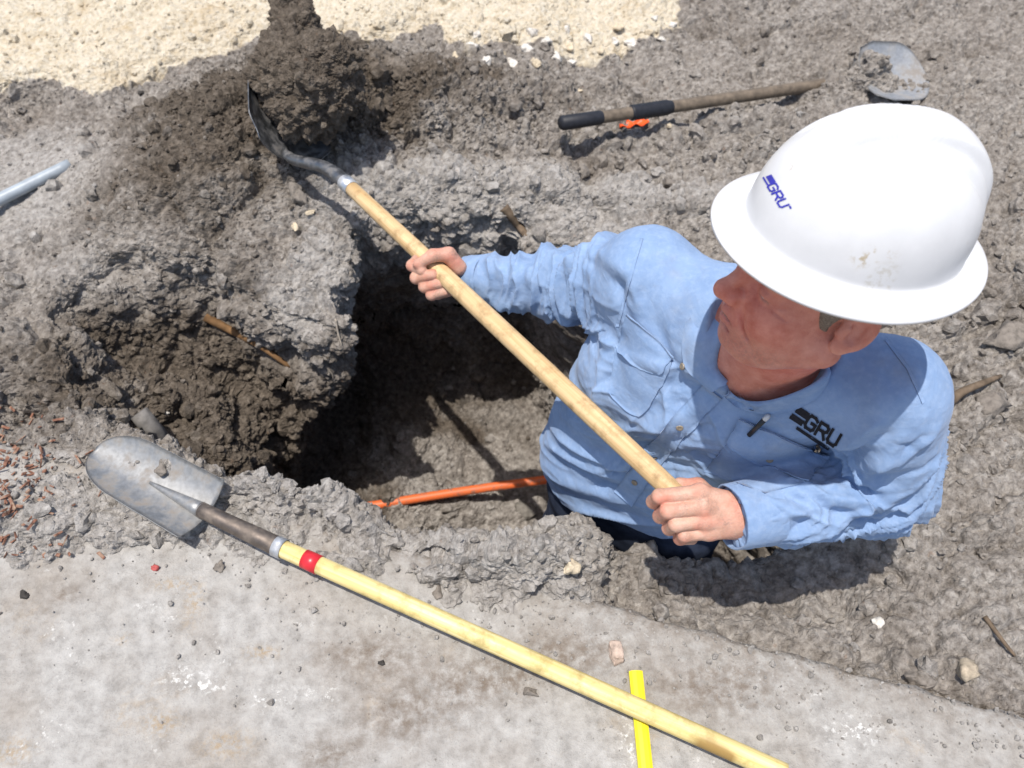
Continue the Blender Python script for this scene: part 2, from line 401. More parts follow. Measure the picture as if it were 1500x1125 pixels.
def zone_of(P, nz=None):
    cre = sstep(-sample(CD, P), -.02, .03)
    pale = (np.exp(-(np.clip(np.abs(sample(HD, P)-.06), 0, 9)/.08)**2)*.55*sstep(P[:, 1], .6, 1.75)*(P[:, 1] > 1.2)
            + np.clip(sample(PALE, P), 0, 1))
    moist_shade = np.clip(sample(MOIST_SHADE, P)+sstep(-P[:, 2], .10, .28)*.4, 0, 1)*(1-.75*np.clip(sample(PALE, P), 0, 1)*(P[:, 2] > -.12))
    inh = sstep(-sample(HD, P), -.12, -.07)*sstep(-P[:, 2], .45, .6)
    moist_shade = moist_shade*(1-.85*inh*sstep(-sample(HD, P), .02, .1)); 
    pale = np.where(P[:, 2] < -.15, pale*.15, pale)+.30*inh  # hole floor colour lightened to stand in for bounce light in the interior
    return np.stack([np.clip(cre, 0, 1), np.clip(pale, 0, 1), np.clip(moist_shade, 0, 1)], 1)
PALE = blob(10, 270, .34, .26, 1.0)+blob(700, 290, .45, .10, .75)+blob(950, 290, .4, .12, .5)+rim*13+spill*9+blob(450, 420, .09, .09, .8)+blob(1350, 950, .5, .12, .25)+near*.9+blob(1250, 180, .5, .2, .35)+blob(120, 400, .2, .08, .4)
MOIST_SHADE = .35*nmap(6, 3, 17.)+blob(320, 260, .40, .28, 1.1)+blob(480, 110, .25, .2, .35)+blob(560, 200, .25, .17, .75)+blob(720, 150, .35, .14, .4)+blob(280, 520, .45, .22, .8)+blob(150, 430, .2, .06, .5)+blob(1100, 40, .3, .2, .25)  # damp soil on the heap; in the dig its dark tone also paints shade
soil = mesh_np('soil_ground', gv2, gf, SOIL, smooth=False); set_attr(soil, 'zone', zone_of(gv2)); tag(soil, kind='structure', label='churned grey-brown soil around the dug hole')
def gray(px, py):
    h = GB.ray_cast(CAMV, ray(px, py)); return np.array(h[0]) if h[0] else gz(px, py)
GB = BVHTree.FromPolygons(gv2.tolist(), gf.tolist())

# outer ground to the horizon
def ring_grid():
    vs, fs = [], []
    xs = [-120, -40, -12, -4, -1.97, 1.97, 4, 12, 40, 120]; ys = [-120, -40, -12, -3, -0.10, 2.97, 5, 14, 40, 120]
    for x in xs:
        for y in ys: vs.append((x, y, -0.07 if -4 <= x <= 4 and -3 <= y <= 5 else -.1))
    n = len(ys)
    for i in range(len(xs)-1):
        for j in range(n-1):
            if 4 == i and 4 == j: continue
            fs.append((i*n+j, (i+1)*n+j, (i+1)*n+j+1, i*n+j+1))
    return vs, fs
og = pydata('ground', *ring_grid(), SOIL, smooth=False); tag(og, kind='structure', label='bare soil ground reaching out around the dig')
set_attr(og, 'zone', np.tile([[.0, .6, .1]], (len(og.data.vertices), 1)))

# concrete slab in the foreground
def slab_material():
    M = Mat('dusty_concrete', 0.92, 0.2)
    n1 = M.noise(5, 6, .6); n2 = M.noise(38, 6, .65); n3 = M.noise(220, 5, .65)
    c = M.ramp(n2, [(.25, (.225, .213, .196)), (.5, (.355, .340, .318)), (.78, (.46, .445, .42))])
    c = M.mix(M.ramp(n1, [(.45, 0.0), (.70, .6)]), c, M.ramp(n2, [(.3, (.19, .155, .12)), (.7, (.30, .26, .215))]))
    och = M.math('MULTIPLY', M.ramp(M.noise(7.3, 4, .55, dist=.6), [(.60, 0.0), (.72, 1.0)]), M.ramp(M.noise(60, 4, .7), [(.42, 0.0), (.6, 1.0)])); c = M.mix(M.math('MULTIPLY', och, .3), c, (.36, .24, .11))
    wh = M.math('MULTIPLY', M.ramp(M.noise(11, 3, .5), [(.56, 0.0), (.68, 1.0)]), M.ramp(M.noise(75, 4, .65), [(.59, 0.0), (.66, .7)])); c = M.mix(wh, c, (.62, .605, .575))
    dk = M.ramp(M.noise(120, 3, .6), [(.70, 0.0), (.76, 1.0)]); c = M.mix(M.math('MULTIPLY', dk, .7), c, (.10, .08, .065))
    a = M.n('ShaderNodeAttribute', attribute_name='stain'); sp = M.n('ShaderNodeSeparateColor'); M.nt.links.new(a.outputs['Color'], sp.inputs[0]); brk = M.ramp(M.noise(110, 5, .7), [(.42, 0.0), (.62, .8)])
    c = M.mix(M.math('MULTIPLY', sp.outputs[0], brk), c, (.33, .235, .13)); c = M.mix(M.math('MULTIPLY', sp.outputs[1], M.ramp(M.noise(90, 5, .7), [(.53, 0.0), (.61, .9)])), c, (.70, .69, .66)); c = M.mix(M.math('MULTIPLY', sp.outputs[2], M.ramp(M.noise(50, 6, .7), [(.35, 0.0), (.62, .85)])), c, (.15, .115, .085))
    M.color(c); M.bump(n3, .7, .004); M.bump(n2, .5, .010); M.bump(M.noise(700, 3), .3, .0008)
    return M.m
sv = []; sf = []; NXs, NYs = 300, 130
for i in range(NXs+1):
    t = -2.6+4.6*i/NXs
    for j in range(NYs+1):
        s_ = -1.15*(1-j/NYs)
        e = 0.0 if j < NYs else .004*math.sin(t*37)+.003*math.sin(t*91+1)
        p = SA+SDIR*t+SNOR*(s_+e); sv.append((p[0], p[1], 0))
sv = np.array(sv); sv[:, 2] = .004*fbm(sv, 5, 3)+.0025*fbm(sv, 30, 3)-.006*sstep(((sv[:, :2]-SA)@SNOR), -.012, 0)
for i in range(NXs):
    for j in range(NYs): sf.append((i*(NYs+1)+j, (i+1)*(NYs+1)+j, (i+1)*(NYs+1)+j+1, i*(NYs+1)+j+1))
b0 = len(sv); edge = [i*(NYs+1)+NYs for i in range(NXs+1)]
low = sv[edge].copy(); low[:, 2] = -.11; sv = np.concatenate([sv, low])
for i in range(NXs): sf.append((edge[i], edge[i+1], b0+i+1, b0+i))
def spots(l): return np.clip(sum(np.exp(-(((sv[:, 0]-g2(x, y)[0])/a)**2+((sv[:, 1]-g2(x, y)[1])/b)**2)) for x, y, a, b in l), 0, 1)
STN = np.stack([spots([(283, 885, .014, .040), (252, 856, .03, .012), (178, 936, .012, .01), (235, 1060, .03, .02), (330, 1090, .04, .02), (385, 955, .03, .012), (20, 1100, .03, .02)]),
                spots([(268, 992, .035, .02), (305, 1004, .03, .012), (395, 1022, .03, .018), (470, 1015, .03, .014), (215, 888, .02, .01), (920, 1085, .015, .04), (1250, 1070, .05, .025)]),
                spots([(590, 1050, .09, .05), (540, 960, .10, .04), (820, 960, .12, .05), (700, 1000, .1, .04), (1050, 1010, .12, .05), (95, 870, .03, .02), (480, 1110, .05, .03)])], 1)
STN[:, 2] = np.clip(STN[:, 2]+.9*np.exp(((sv[:, :2]-SA)@SNOR)/.035), 0, 1)
slab = mesh_np('concrete_slab', sv, np.array(sf), slab_material()); set_attr(slab, 'stain', STN); tag(slab, kind='structure', label='dusty pale concrete slab along the near side')
SB_ = BVHTree.FromPolygons(sv.tolist(), sf)
def ghit(px, py):
    """visible ground point (soil or slab) under a photo pixel"""
    best = None
    for B in (GB, SB_):
        h = B.ray_cast(CAMV, ray(px, py))
        if h[0] is not None and (best is None or h[3] < best[1]): best = (np.array(h[0]), h[3])
    return best[0] if best else gz(px, py)
def gdown(x, y, z=1.0):
    best = -9
    for B in (GB, SB_):
        h = B.ray_cast(Vector((x, y, z)), Vector((0, 0, -1)))
        if h[0] is not None: best = max(best, h[0].z)
    return best

# loose crumbs and clods
def ico(sub):
    bm = bmesh.new(); bmesh.ops.create_icosphere(bm, subdivisions=sub, radius=1.0); v = np.array([x.co[:] for x in bm.verts]); f = np.array([[x.index for x in g.verts] for g in bm.faces]); bm.free(); return v, f
IC1, IF1 = ico(1); IC2, IF2 = ico(2)
def rot_rand(n):
    q = rng.normal(size=(n, 4)); q /= np.linalg.norm(q, axis=1, keepdims=True); w, x, y, z = q.T
    return np.stack([np.stack([1-2*(y*y+z*z), 2*(x*y-z*w), 2*(x*z+y*w)], 1), np.stack([2*(x*y+z*w), 1-2*(x*x+z*z), 2*(y*z-x*w)], 1), np.stack([2*(x*z-y*w), 2*(y*z+x*w), 1-2*(x*x+y*y)], 1)], 1)
def crumbs(name, pts, size, IC, IF, label, sink=.25):
    n = len(pts); m = len(IC); R = rot_rand(n); S = rng.uniform(.6, 1.25, (n, 3))*size[:, None]
    J = 1+rng.uniform(-.28, .28, (n, m, 1))
    v = np.einsum('nij,nmj->nmi', R, IC[None]*J*S[:, None]); v += (pts+np.array([0, 0, 1])*(size*(1-2*sink)*.6)[:, None])[:, None]
    f = (IF[None]+(np.arange(n)*m)[:, None, None]).reshape(-1, 3)
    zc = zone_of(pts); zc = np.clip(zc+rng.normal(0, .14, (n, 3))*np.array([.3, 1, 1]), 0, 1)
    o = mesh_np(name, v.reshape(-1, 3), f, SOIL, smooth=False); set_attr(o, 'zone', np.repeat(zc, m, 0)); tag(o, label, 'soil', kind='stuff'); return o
pz = np.stack([gv2[:, 0], gv2[:, 1]*CP-(gv2[:, 2]-CAMH)*SP, gv2[:, 1]*SP+(gv2[:, 2]-CAMH)*CP], 1)
inv_ = (np.abs(pz[:, 0]/pz[:, 1]*FPX) < 830) & (np.abs(pz[:, 2]/pz[:, 1]*FPX) < 640)
onslab = (sl < 0) & (gv2[:, 2] < 0.0)
dens = (0.25+1.2*heap)*(1-.8*inwall)*(1-.5*np.clip(sidew, 0, 1))*inv_*(~onslab)*(gn[:, 2] > .15)
dens /= dens.sum()
i1 = rng.choice(len(gv2), 15000, p=dens); crumbs('soil_crumbs', gv2[i1], .0020*(rng.pareto(2.3, 15000)+1).clip(1, 4.2), IC1, IF1, 'small loose soil crumbs strewn over the dig')
dens2 = dens*(1+2.5*np.clip(right, 0, 1)); dens2 /= dens2.sum()
i2 = rng.choice(len(gv2), 1900, p=dens2); crumbs('soil_clods', gv2[i2], .006*(rng.pareto(2.5, 1900)+1).clip(1, 3.2), IC2, IF2, 'loose lumps of soil strewn over the spoil', .4)
i3 = rng.choice(len(gv2), 260, p=dens2*np.clip(.2+right, 0, 1)/(dens2*np.clip(.2+right, 0, 1)).sum()); crumbs('big_clods', gv2[i3], rng.uniform(.011, .026, 260), IC2, IF2, 'larger broken clods lying on the churned soil', .5)
# crumbs that rolled onto the slab
k = 2200; tt = rng.uniform(-1.7, 1.1, k); ss = -np.abs(rng.exponential(.09, k)); sp_ = SA+SDIR*tt[:, None]+SNOR*ss[:, None]
sp3 = np.concatenate([sp_, np.zeros((k, 1))], 1); keep = sample(HM, sp3) < .004; sp3 = sp3[keep]
crumbs('slab_crumbs', sp3, .0013*(rng.pareto(2.2, len(sp3))+1).clip(1, 4.5), IC1, IF1, 'soil crumbs scattered on the concrete slab', .2)
# ------------------------------------------------------------------ the man: pose
LX = nrm([.813, -.583, 0]); FX = nrm([-.583, -.813, 0])              # his left, his front
RS = at(950, 405, 1.40); LS = at(1298, 578, 1.25)
LE = at(1300, 712, 1.40); LW = at(1085, 755, 1.33)
RW = at(694, 408, 1.775); RE = 0.5*(RS+RW)+np.array([.04, .03, -.045])
SHL = at(1003, 736, 1.345); SHR = at(637, 391, 1.73)                 # shovel shaft at left and right hand
TZ = np.array([-.45, -.30, -.05, .10, .25, .36, .44, .50, .55, .60])
TCX = np.interp(TZ, [-.45, -.05, .25, .45, .6], [.245, .255, .315, .372, .385]); TCY = np.interp(TZ, [-.45, -.05, .25, .45, .6], [.965, .955, .925, .880, .86])
TW = np.array([.185, .195, .202, .205, .202, .196, .170, .110, .075, .05]); TD = np.array([.13, .14, .148, .148, .140, .138, .112, .08, .06, .045])
def torso(P):
    z = P[:, 2]; cx = np.interp(z, TZ, TCX); cy = np.interp(z, TZ, TCY); w = np.interp(z, TZ, TW); dp = np.interp(z, TZ, TD)
    dx = P[:, 0]-cx; dy = P[:, 1]-cy; a = dx*LX[0]+dy*LX[1]; b = dx*FX[0]+dy*FX[1]
    z = P[:, 2]
    q = (np.abs(a/w)**2.3+np.abs(b/dp)**2.3)**(1/2.3)
    return smax((q-1)*np.minimum(w, dp), z-.535, .02), a, b
HO = np.array([.381, .7356, .7079]); HSC = 1.04
def hrot(yaw, pitch, roll):
    f = np.array([math.cos(yaw)*math.cos(pitch), math.sin(yaw)*math.cos(pitch), math.sin(pitch)]); l = nrm(np.cross([0, 0, 1], f)); u = np.cross(f, l)
    l2 = l*math.cos(roll)+u*math.sin(roll); return np.array([f, l2, np.cross(f, l2)])
HM_ = hrot(3.182, .0626, .0592); HHAT = hrot(3.182, .126, .0592)
def hw(l): return HO+HSC*(np.asarray(l, float)@HM_)
NB = np.array([.375, .835, .46])
def head_f(P):
    p = (P-HO)@HM_.T/HSC; q = p.copy(); q[:, 1] = np.abs(q[:, 1])
    d = ell(p, (-.008, 0, .05), (.100, .079, .088))
    d = smin(d, ell(p, (.040, 0, -.018), (.058, .062, .082)), .03)
    d = smin(d, ell(q, (.055, .036, -.028), (.036, .030, .036)), .025)          # cheeks
    d = smin(d, cone(q, (.004, .056, -.052), (.070, .022, -.088), .024, .020), .03)  # jaw
    d = smin(d, ell(p, (.086, 0, -.086), (.020, .022, .018)), .022)             # chin
    d = smin(d, ell(p, (.076, 0, -.047), (.031, .033, .031)), .02)              # muzzle
    d = smin(d, cone(q, (.083, .042, .034), (.095, .008, .030), .010, .010), .016)   # brow
    d = smax(d, -ell(q, (.100, .033, .016), (.017, .019, .011)), .016)          # sockets
    d = smin(d, ell(q, (.077, .033, .014), (.0145, .016, .013)), .005)          # lids
    d = smax(d, -cone(q, (.0945, .020, .0125), (.084, .050, .009), .0034, .0020), .003)  # eye slit
    d = smin(d, cone(q, (.085, .022, -.003), (.075, .048, -.004), .0050, .0045), .005)
    d = smax(d, -cone(q, (.0885, .022, -.010), (.079, .046, -.013), .0012, .0010), .006)
    for dz_ in (.010, .004, -.003): d = smax(d, -cone(q, (.078, .053, .006+dz_*.5), (.064, .064, .006+dz_*2.2), .0010, .0006), .004)  # bag
    d = smin(d, cone(p, (.094, 0, .026), (.117, 0, -.009), .0080, .0095), .012)  # nose
    d = smin(d, sph(p, (.1190, 0, -.0125), .0108), .009)
    d = smin(d, ell(q, (.1060, .0110, -.0170), (.0125, .0090, .0095)), .007)     # wings
    d = smax(d, -ell(q, (.1115, .0070, -.0285), (.0045, .0028, .0040)), .003)
    d = smin(d, cone(q, (.1075, 0, -.0425), (.094, .024, -.0495), .0062, .0035), .006)  # upper lip
    d = smin(d, cone(q, (.1055, 0, -.0555), (.093, .022, -.0505), .0070, .0035), .006)
    d = smax(d, -cone(q, (.1145, 0, -.0485), (.095, .026, -.0508), .0030, .0008), .003)
    d = smax(d, -cone(q, (.1045, 0, -.0665), (.098, .012, -.0670), .0032, .0020), .008)
    d = smax(d, -cone(q, (.103, .021, -.018), (.086, .037, -.054), .0012, .0008), .011)
    d = smin(d, ell(p, (.040, 0, -.094), (.040, .040, .016)), .02)              # soft underchin
    # ear
    e = q-np.array([-.012, .0815, .000]); ca, sa = math.cos(.25), math.sin(.25)
    ex = e[:, 0]*ca+e[:, 2]*sa; ez = -e[:, 0]*sa+e[:, 2]*ca; ey = e[:, 1]+.35*ex
    E = np.stack([ex, ey, ez], 1)
    ear = ell(E, (0, 0, .002), (.0185, .0075, .0325)); ear = smax(ear, -ell(E, (.003, .0085, .003), (.0115, .0095, .021)), .002); ear = smin(ear, cone(E, (-.008, .003, -.012), (-.007, .003, .018), .003, .003), .003)
    ear = smax(ear, -cone(E, (-.004, .007, .022), (-.011, .007, .004), .0022, .0018), .002); ear = smin(ear, ell(E, (.006, .001, -.026), (.009, .006, .011)), .006)
    ear = smin(ear, cone(E, (.014, .001, -.010), (.012, .003, .002), .0045, .004), .004)
    d = smin(d, ear, .006)
    return d*HSC
# hands: joints given where they lie against the shaft
SLD_, SRD_ = 1.345, 1.73
def J(l, D): return [at(x, y, D+o) for x, y, o in l]
LF = [J([(1024, 722, -.030), (966, 727, -.027), (957, 735, .004), (978, 741, .024)], SLD_),
      J([(1030, 742, -.034), (978, 748, -.030), (967, 756, .004), (990, 760, .026)], SLD_),
      J([(1034, 762, -.030), (990, 768, -.027), (980, 774, .004), (1002, 776, .024)], SLD_),
      J([(1038, 779, -.022), (1003, 784, -.020), (996, 789, .004), (1014, 790, .020)], SLD_)]
LT = J([(1052, 738, -.004), (1022, 714, .010), (996, 712, .022), (976, 722, .026)], SLD_)
RF = [J([(652, 382, .026), (613, 380, .026), (604, 389, -.004), (618, 396, -.022)], SRD_),
      J([(658, 396, .030), (618, 404, .026), (610, 407, -.006), (634, 402, -.024)], SRD_),
      J([(664, 410, .028), (630, 418, .024), (622, 420, -.006), (645, 415, -.023)], SRD_),
      J([(668, 422, .022), (641, 430, .020), (632, 432, -.004), (653, 427, -.020)], SRD_)]
RT = J([(672, 392, -.004), (657, 373, -.022), (634, 374, -.031), (612, 387, -.028)], SRD_)
def hand_f(P, fingers, thumb, wrist, elbow, k=.006, fr=.0108):
    R = [fr*1.0, fr*1.05, fr, fr*.92]
    rad = lambda s: [s*1.18, s*1.04, s*.98, s*.84]
    d = None
    mcp = [f[0] for f in fingers]
    for f, r in zip(fingers, R):
        # knuckle bulge and finger
        e = chain(P, f, rad(r), .004); e = smin(e, sph(P, f[0]+(f[0]-f[1])*.04, r*1.26), .006)
        d = e if d is None else smin(d, e, .0018)
    pal = None; wv = nrm(wrist-elbow)
    for i, m in enumerate(mcp):
        side = nrm(mcp[3]-mcp[0]); w0 = wrist+side*(i-1.5)*.010
        e = cone(P, w0, m, .021, .0135); pal = e if pal is None else smin(pal, e, .014)
    e = chain(P, thumb, [.0165, .0150, .0125, .0100], .006); pal = smin(pal, e, .014)
    d = smin(d, pal, .006)
    return smin(d, cone(P, elbow, wrist, .043, .029), .02)
LHC = at(1010, 750, 1.34); RHC = at(640, 400, 1.73)
def body_f(P):
    d, a, b = torso(P); d = smax(d+.020, .22-P[:, 2], .02)
    d = smin(d, cone(P, NB, hw((-.024, 0, -.03)), .070, .057), .045)
    d = smin(d, chain(P, [NB+.4*(RS-NB), RS, RE, RW], [.05, .052, .042, .028], .03), .04)
    d = smin(d, chain(P, [NB+.4*(LS-NB), LS, LE, LW], [.05, .052, .042, .028], .03), .04)
    m = np.linalg.norm(P-HO, axis=1) < .30
    if m.any(): d[m] = smin(d[m], head_f(P[m]), .014)
    for c, args in ((LHC, (LF, LT, LW, LE, .006, .0112)), (RHC, (RF, RT, RW, RE, .006, .0125))):
        m = np.linalg.norm(P-c, axis=1) < .2
        if m.any(): d[m] = smin(d[m], hand_f(P[m], *args), .003)
    return d
def skin_material():
    M = Mat('skin', 0.5, 0.35)
    a = M.n('ShaderNodeAttribute', attribute_name='tone'); sp = M.n('ShaderNodeSeparateColor'); M.nt.links.new(a.outputs['Color'], sp.inputs[0])
    n = M.noise(45, 5, .6); n2 = M.noise(320, 3, .6)
    c = M.ramp(n, [(.3, (.46, .245, .17)), (.7, (.60, .37, .28))])
    red = M.ramp(n, [(.3, (.50, .125, .08)), (.7, (.66, .25, .175))])
    c = M.mix(sp.outputs[0], c, red); c = M.mix(sp.outputs[1], c, (.50, .14, .11)); c = M.mix(M.math('MULTIPLY', sp.outputs[2], M.ramp(n2, [(.4, .2), (.6, 1.0)])), c, (.20, .145, .115))
    M.color(c); M.b.inputs['Subsurface Weight'].default_value = .12; M.b.inputs['Subsurface Radius'].default_value = (.01, .004, .002); M.b.inputs['Subsurface Scale'].default_value = .5
    M.bump(n2, .40, .0016); M.bump(M.noise(95, 5, .65, dist=.8), .40, .003); M.rough(M.ramp(M.noise(60, 3), [(.3, .42), (.7, .62)]))
    return M.m
SKIN = skin_material()
bv, bf = surface_nets(body_f, (-.32, .45, -.10), (.80, 1.45, .98), .0022, levels=5, slack=.004)
person = empty('person', (.26, .92, -.955))
body = under(mesh_np('body', bv, bf, SKIN), person)
pl = (bv-HO)@HM_.T/HSC; hd = sstep(np.linalg.norm(bv-HO, axis=1), .24, .16)
lipm = np.exp(-(((pl[:, 0]-.103)/.014)**2+((np.abs(pl[:, 1]))/.022)**4+((pl[:, 2]+.050)/.009)**2))
stub = hd*np.exp(-(((pl[:, 0]-.075)/.045)**2+((pl[:, 2]+.075)/.03)**2))*.35
red = np.clip(.75*hd+.7*sstep(np.linalg.norm(bv-HO, axis=1), .42, .26)*(1-hd)*(bv[:, 2] > .38)+.45*np.exp(-(((pl[:, 0]-.085)/.05)**2+((np.abs(pl[:, 1])-.03)/.04)**2+((pl[:, 2]+.02)/.03)**2))+.25*(pl[:, 2] < -.1)*hd, 0, 1)  # ruddy skin; shade on neck and underjaw is put into the red tone too
qa = pl.copy(); qa[:, 1] = np.abs(qa[:, 1])
lash = np.exp(-(np.clip(cone(qa, (.0935, .021, .0125), (.083, .050, .009), 0, 0), 0, 1)/.0026)**2)*.9
brow = np.exp(-(np.clip(cone(qa, (.098, .014, .033), (.084, .046, .036), 0, 0), 0, 1)/.0062)**2)*.8
mth = np.exp(-(np.clip(cone(qa, (.110, 0, -.0485), (.096, .025, -.0508), 0, 0), 0, 1)/.0030)**2)*.8
stub = np.clip(stub+hd*(lash+brow+mth), 0, 1)
hn_ = np.minimum(np.linalg.norm(bv-LHC, axis=1), np.linalg.norm(bv-RHC, axis=1)); grime = sstep(hn_, .12, .09)*np.clip(.35+1.3*fbm(bv, 55, 3), 0, 1)*.55
wr = sstep(hn_, .12, .09); red = np.clip(red+wr*np.clip(.15+.8*fbm(bv, 38, 2, .5, 3.), 0, .6), 0, 1)
set_attr(body, 'tone', np.stack([red, lipm*hd*.75, np.clip(stub+grime, 0, 1)], 1))
# eyes
for sgn in (1, -1):
    c = hw((.0765, .033*sgn, .0125)); vs = c+IC2*.0125
    EM = Mat('eye', .15, .5); EM.color(EM.ramp(EM.noise(50), [(.4, (.6, .55, .5)), (.6, (.7, .66, .62))])); under(pydata('eye', vs, IF2, EM.m), person)

# hair showing below the hat
def hair_f(P):
    p = (P-HO)@HM_.T/HSC
    d = ell(p, (-.010, 0, .042), (.1050, .0850, .098))+.0012*fbm(P, 160, 2)
    q = np.abs(p[:, 1])
    cut = np.maximum(p[:, 0]-.036-.25*(p[:, 2]-.03), -.028-p[:, 2]+np.where(p[:, 0] > -.03, .03, 0)*0)
    cut = np.maximum(cut, p[:, 2]-.075)
    ear = ell(np.stack([p[:, 0], q, p[:, 2]], 1), (-.010, .08, -.004), (.026, .03, .036))
    return smax(smax(d, cut, .006), -ear, .004)*HSC
hv, hf_ = surface_nets(hair_f, HO-.16, HO+.16, .0024, levels=4, slack=.004)
HAIR = Mat('hair', .6, .3); w_ = HAIR.n('ShaderNodeTexWave', wave_type='BANDS'); w_.inputs['Scale'].default_value = 300; w_.inputs['Distortion'].default_value = 6; HAIR.nt.links.new(HAIR.coord(), w_.inputs[0])
HAIR.color(HAIR.ramp(HAIR.noise(420, 4, .7), [(.3, (.075, .052, .036)), (.7, (.27, .215, .165))])); HAIR.bump(HAIR.noise(500, 3), .6, .002)
under(mesh_np('hair', hv, hf_, HAIR.m), person)

# ------------------------------------------------------------------ shirt
VZ = .435; 
def shirt_f(P):
    d, a, b = torso(P)
    cutp = lambda w, e: (P-w)@nrm(w-e)-.012
    d = smin(d, smax(chain(P, [NB+.35*(RS-NB)+[0, 0, -.005], RS, RE, RW], [.070, .075, .064, .047], .035), cutp(RW, RE), .004), .055)
    d = smin(d, chain(P, [NB+.35*(LS-NB)+[0, 0, -.005], LS, LS+.6*(LE-LS)], [.070, .080, .072], .035), .050)
    d = smax(d, -.035-.08*sstep(-a, -.02, .10)-P[:, 2], .01)
    d = smin(d, smax(chain(P, [LS+.5*(LE-LS), LE, LW], [.072, .066, .050], .03), cutp(LW, LE), .004), .012)
    neck = cone(P, NB+[0, 0, -.02], NB+2.2*(hw((-.022, 0, -.03))-NB), .072, .090)
    z = P[:, 2]; vee = np.maximum((np.abs(a+.012)-(z-VZ)*.54)*.8, -b)
    d = smax(d, -neck, .008); d = smax(d, -vee, .006)
    return d
sv_, sf_ = surface_nets(shirt_f, (-.32, .40, -.14), (.86, 1.48, .68), .0034, levels=5, slack=.006)
SH0 = BVHTree.FromPolygons(sv_.tolist(), sf_.tolist())
def cast(B, px, py):
    h = B.ray_cast(CAMV, ray(px, py)); return (np.array(h[0]), np.array(h[1])) if h[0] is not None else (None, None)
def segd(P, a, b):
    ab = b-a; t = np.clip(((P-a)@ab)/(ab@ab), 0, 1); return np.linalg.norm(P-a-t[:, None]*ab, axis=1), t
sn_ = vnormals(sv_, sf_); sd = np.zeros(len(sv_))
def arm_coords(P, pts):
    best = np.full(len(P), 9.); T = np.zeros(len(P)); A = np.zeros((len(P), 2)); acc = 0
    for i in range(len(pts)-1):
        a, b = pts[i], pts[i+1]; d, t = segd(P, a, b); m = d < best; L = np.linalg.norm(b-a); x, y, _ = frame(b-a, (0, .3, 1))
        best[m] = d[m]; T[m] = acc+t[m]*L; q = P[m]-a; n_ = np.stack([q@x, q@y], 1); A[m] = n_/(np.linalg.norm(n_, axis=1, keepdims=True)+1e-9); acc += L
    return best, T, A
for pts, amp, fr, tw, seed, r0 in (([RS, RE, RW], .0140, 30., 2.0, 3., .098), ([LS, LE, LW], .0125, 24., 5.5, 11., .098)):
    dist, T, A = arm_coords(sv_, pts); m = dist < r0; L = T.max()
    Q = np.stack([T*fr+tw*(A[:, 0]*.6+.4*A[:, 1]), A[:, 0]*.8+seed, A[:, 1]*.8+seed*2], 1)[m]
    n1 = vnoise(Q); n2 = vnoise(Q*np.array([1.9, 1.4, 1.4])+7.7)
    rid = (1-np.abs(2*n1-1))**2.0-.45+.45*((1-np.abs(2*n2-1))**2-.4)
    ww = sstep(T[m], .02, .12)*(1-.75*sstep(T[m], L-.075, L-.045))
    sd[m] += amp*rid*ww*1.15
dT, aT, bT = torso(sv_)
Q = np.stack([aT*4+sv_[:, 2]*5, sv_[:, 2]*20-aT*12, bT*4], 1)
n1 = vnoise(Q+3.1); n2 = vnoise(Q*2.1+9.)
sd *= 1.35
armd = np.minimum(arm_coords(sv_, [RS, RE, RW])[0], arm_coords(sv_, [LS, LE, LW])[0])
tm = sstep(armd, .055, .10)*sstep(sv_[:, 2], .50, .40)
sd += tm*(.0135*((1-np.abs(2*n1-1))**2.2-.4)+.003*((1-np.abs(2*n2-1))**2-.4))
FOLDS = [  # photo polyline, half width, height
    ([(905, 628), (960, 622), (1035, 590)], .010, .009), ([(900, 650), (960, 655), (1040, 622)], .010, -.008),
    ([(880, 690), (930, 672), (985, 650)], .011, .008), ([(862, 715), (905, 712)], .010, -.006),
    ([(893, 490), (885, 560), (868, 640)], .014, .008), ([(910, 480), (905, 560)], .012, -.006),
    ([(945, 440), (1000, 560), (1040, 580)], .016, -.006),
    ([(1210, 712), (1290, 672), (1368, 632)], .011, .010), ([(1205, 722), (1290, 700), (1362, 668)], .010, -.008),
    ([(1215, 732), (1290, 730), (1350, 705)], .011, .010), ([(1200, 706), (1260, 660), (1320, 610)], .012, -.008),
    ([(1235, 645), (1290, 615), (1345, 560)], .016, .007), ([(1190, 690), (1240, 640), (1290, 570)], .018, .006),
    ([(1115, 735), (1180, 752), (1230, 790)], .010, .006), ([(1160, 728), (1220, 748), (1290, 770)], .010, -.008), ([(1180, 722), (1250, 740), (1320, 745)], .010, .008),
    ([(1030, 690), (1090, 690), (1160, 712)], .012, .007), ([(1000, 660), (1060, 680)], .012, -.007),
    ([(1100, 575), (1180, 560), (1260, 515)], .012, -.006), ([(860, 380), (905, 420), (915, 465)], .012, -.009), ([(880, 370), (925, 405), (938, 455)], .011, .007)]
for pl_, w, hgt in FOLDS:
    c = [cast(SH0, *p)[0] for p in pl_]; c = [x for x in c if x is not None]
    if len(c) < 2: continue
    best = np.full(len(sv_), 9.); tt = np.zeros(len(sv_))
    for i in range(len(c)-1):
        if np.linalg.norm(c[i+1]-c[i]) > .25: continue
        d, t = segd(sv_, c[i], c[i+1]); m = d < best; best[m] = d[m]; tt[m] = (i+t[m])/(len(c)-1)
    wv = w*1.15*(1+.35*np.sin(tt*9+w*900)); sd += 1.5*hgt*np.exp(-(best/wv)**2)*np.clip(np.sin(np.pi*np.clip(tt*.9+.05, 0, 1)), 0, 1)**.6
rc = random.Random(5)
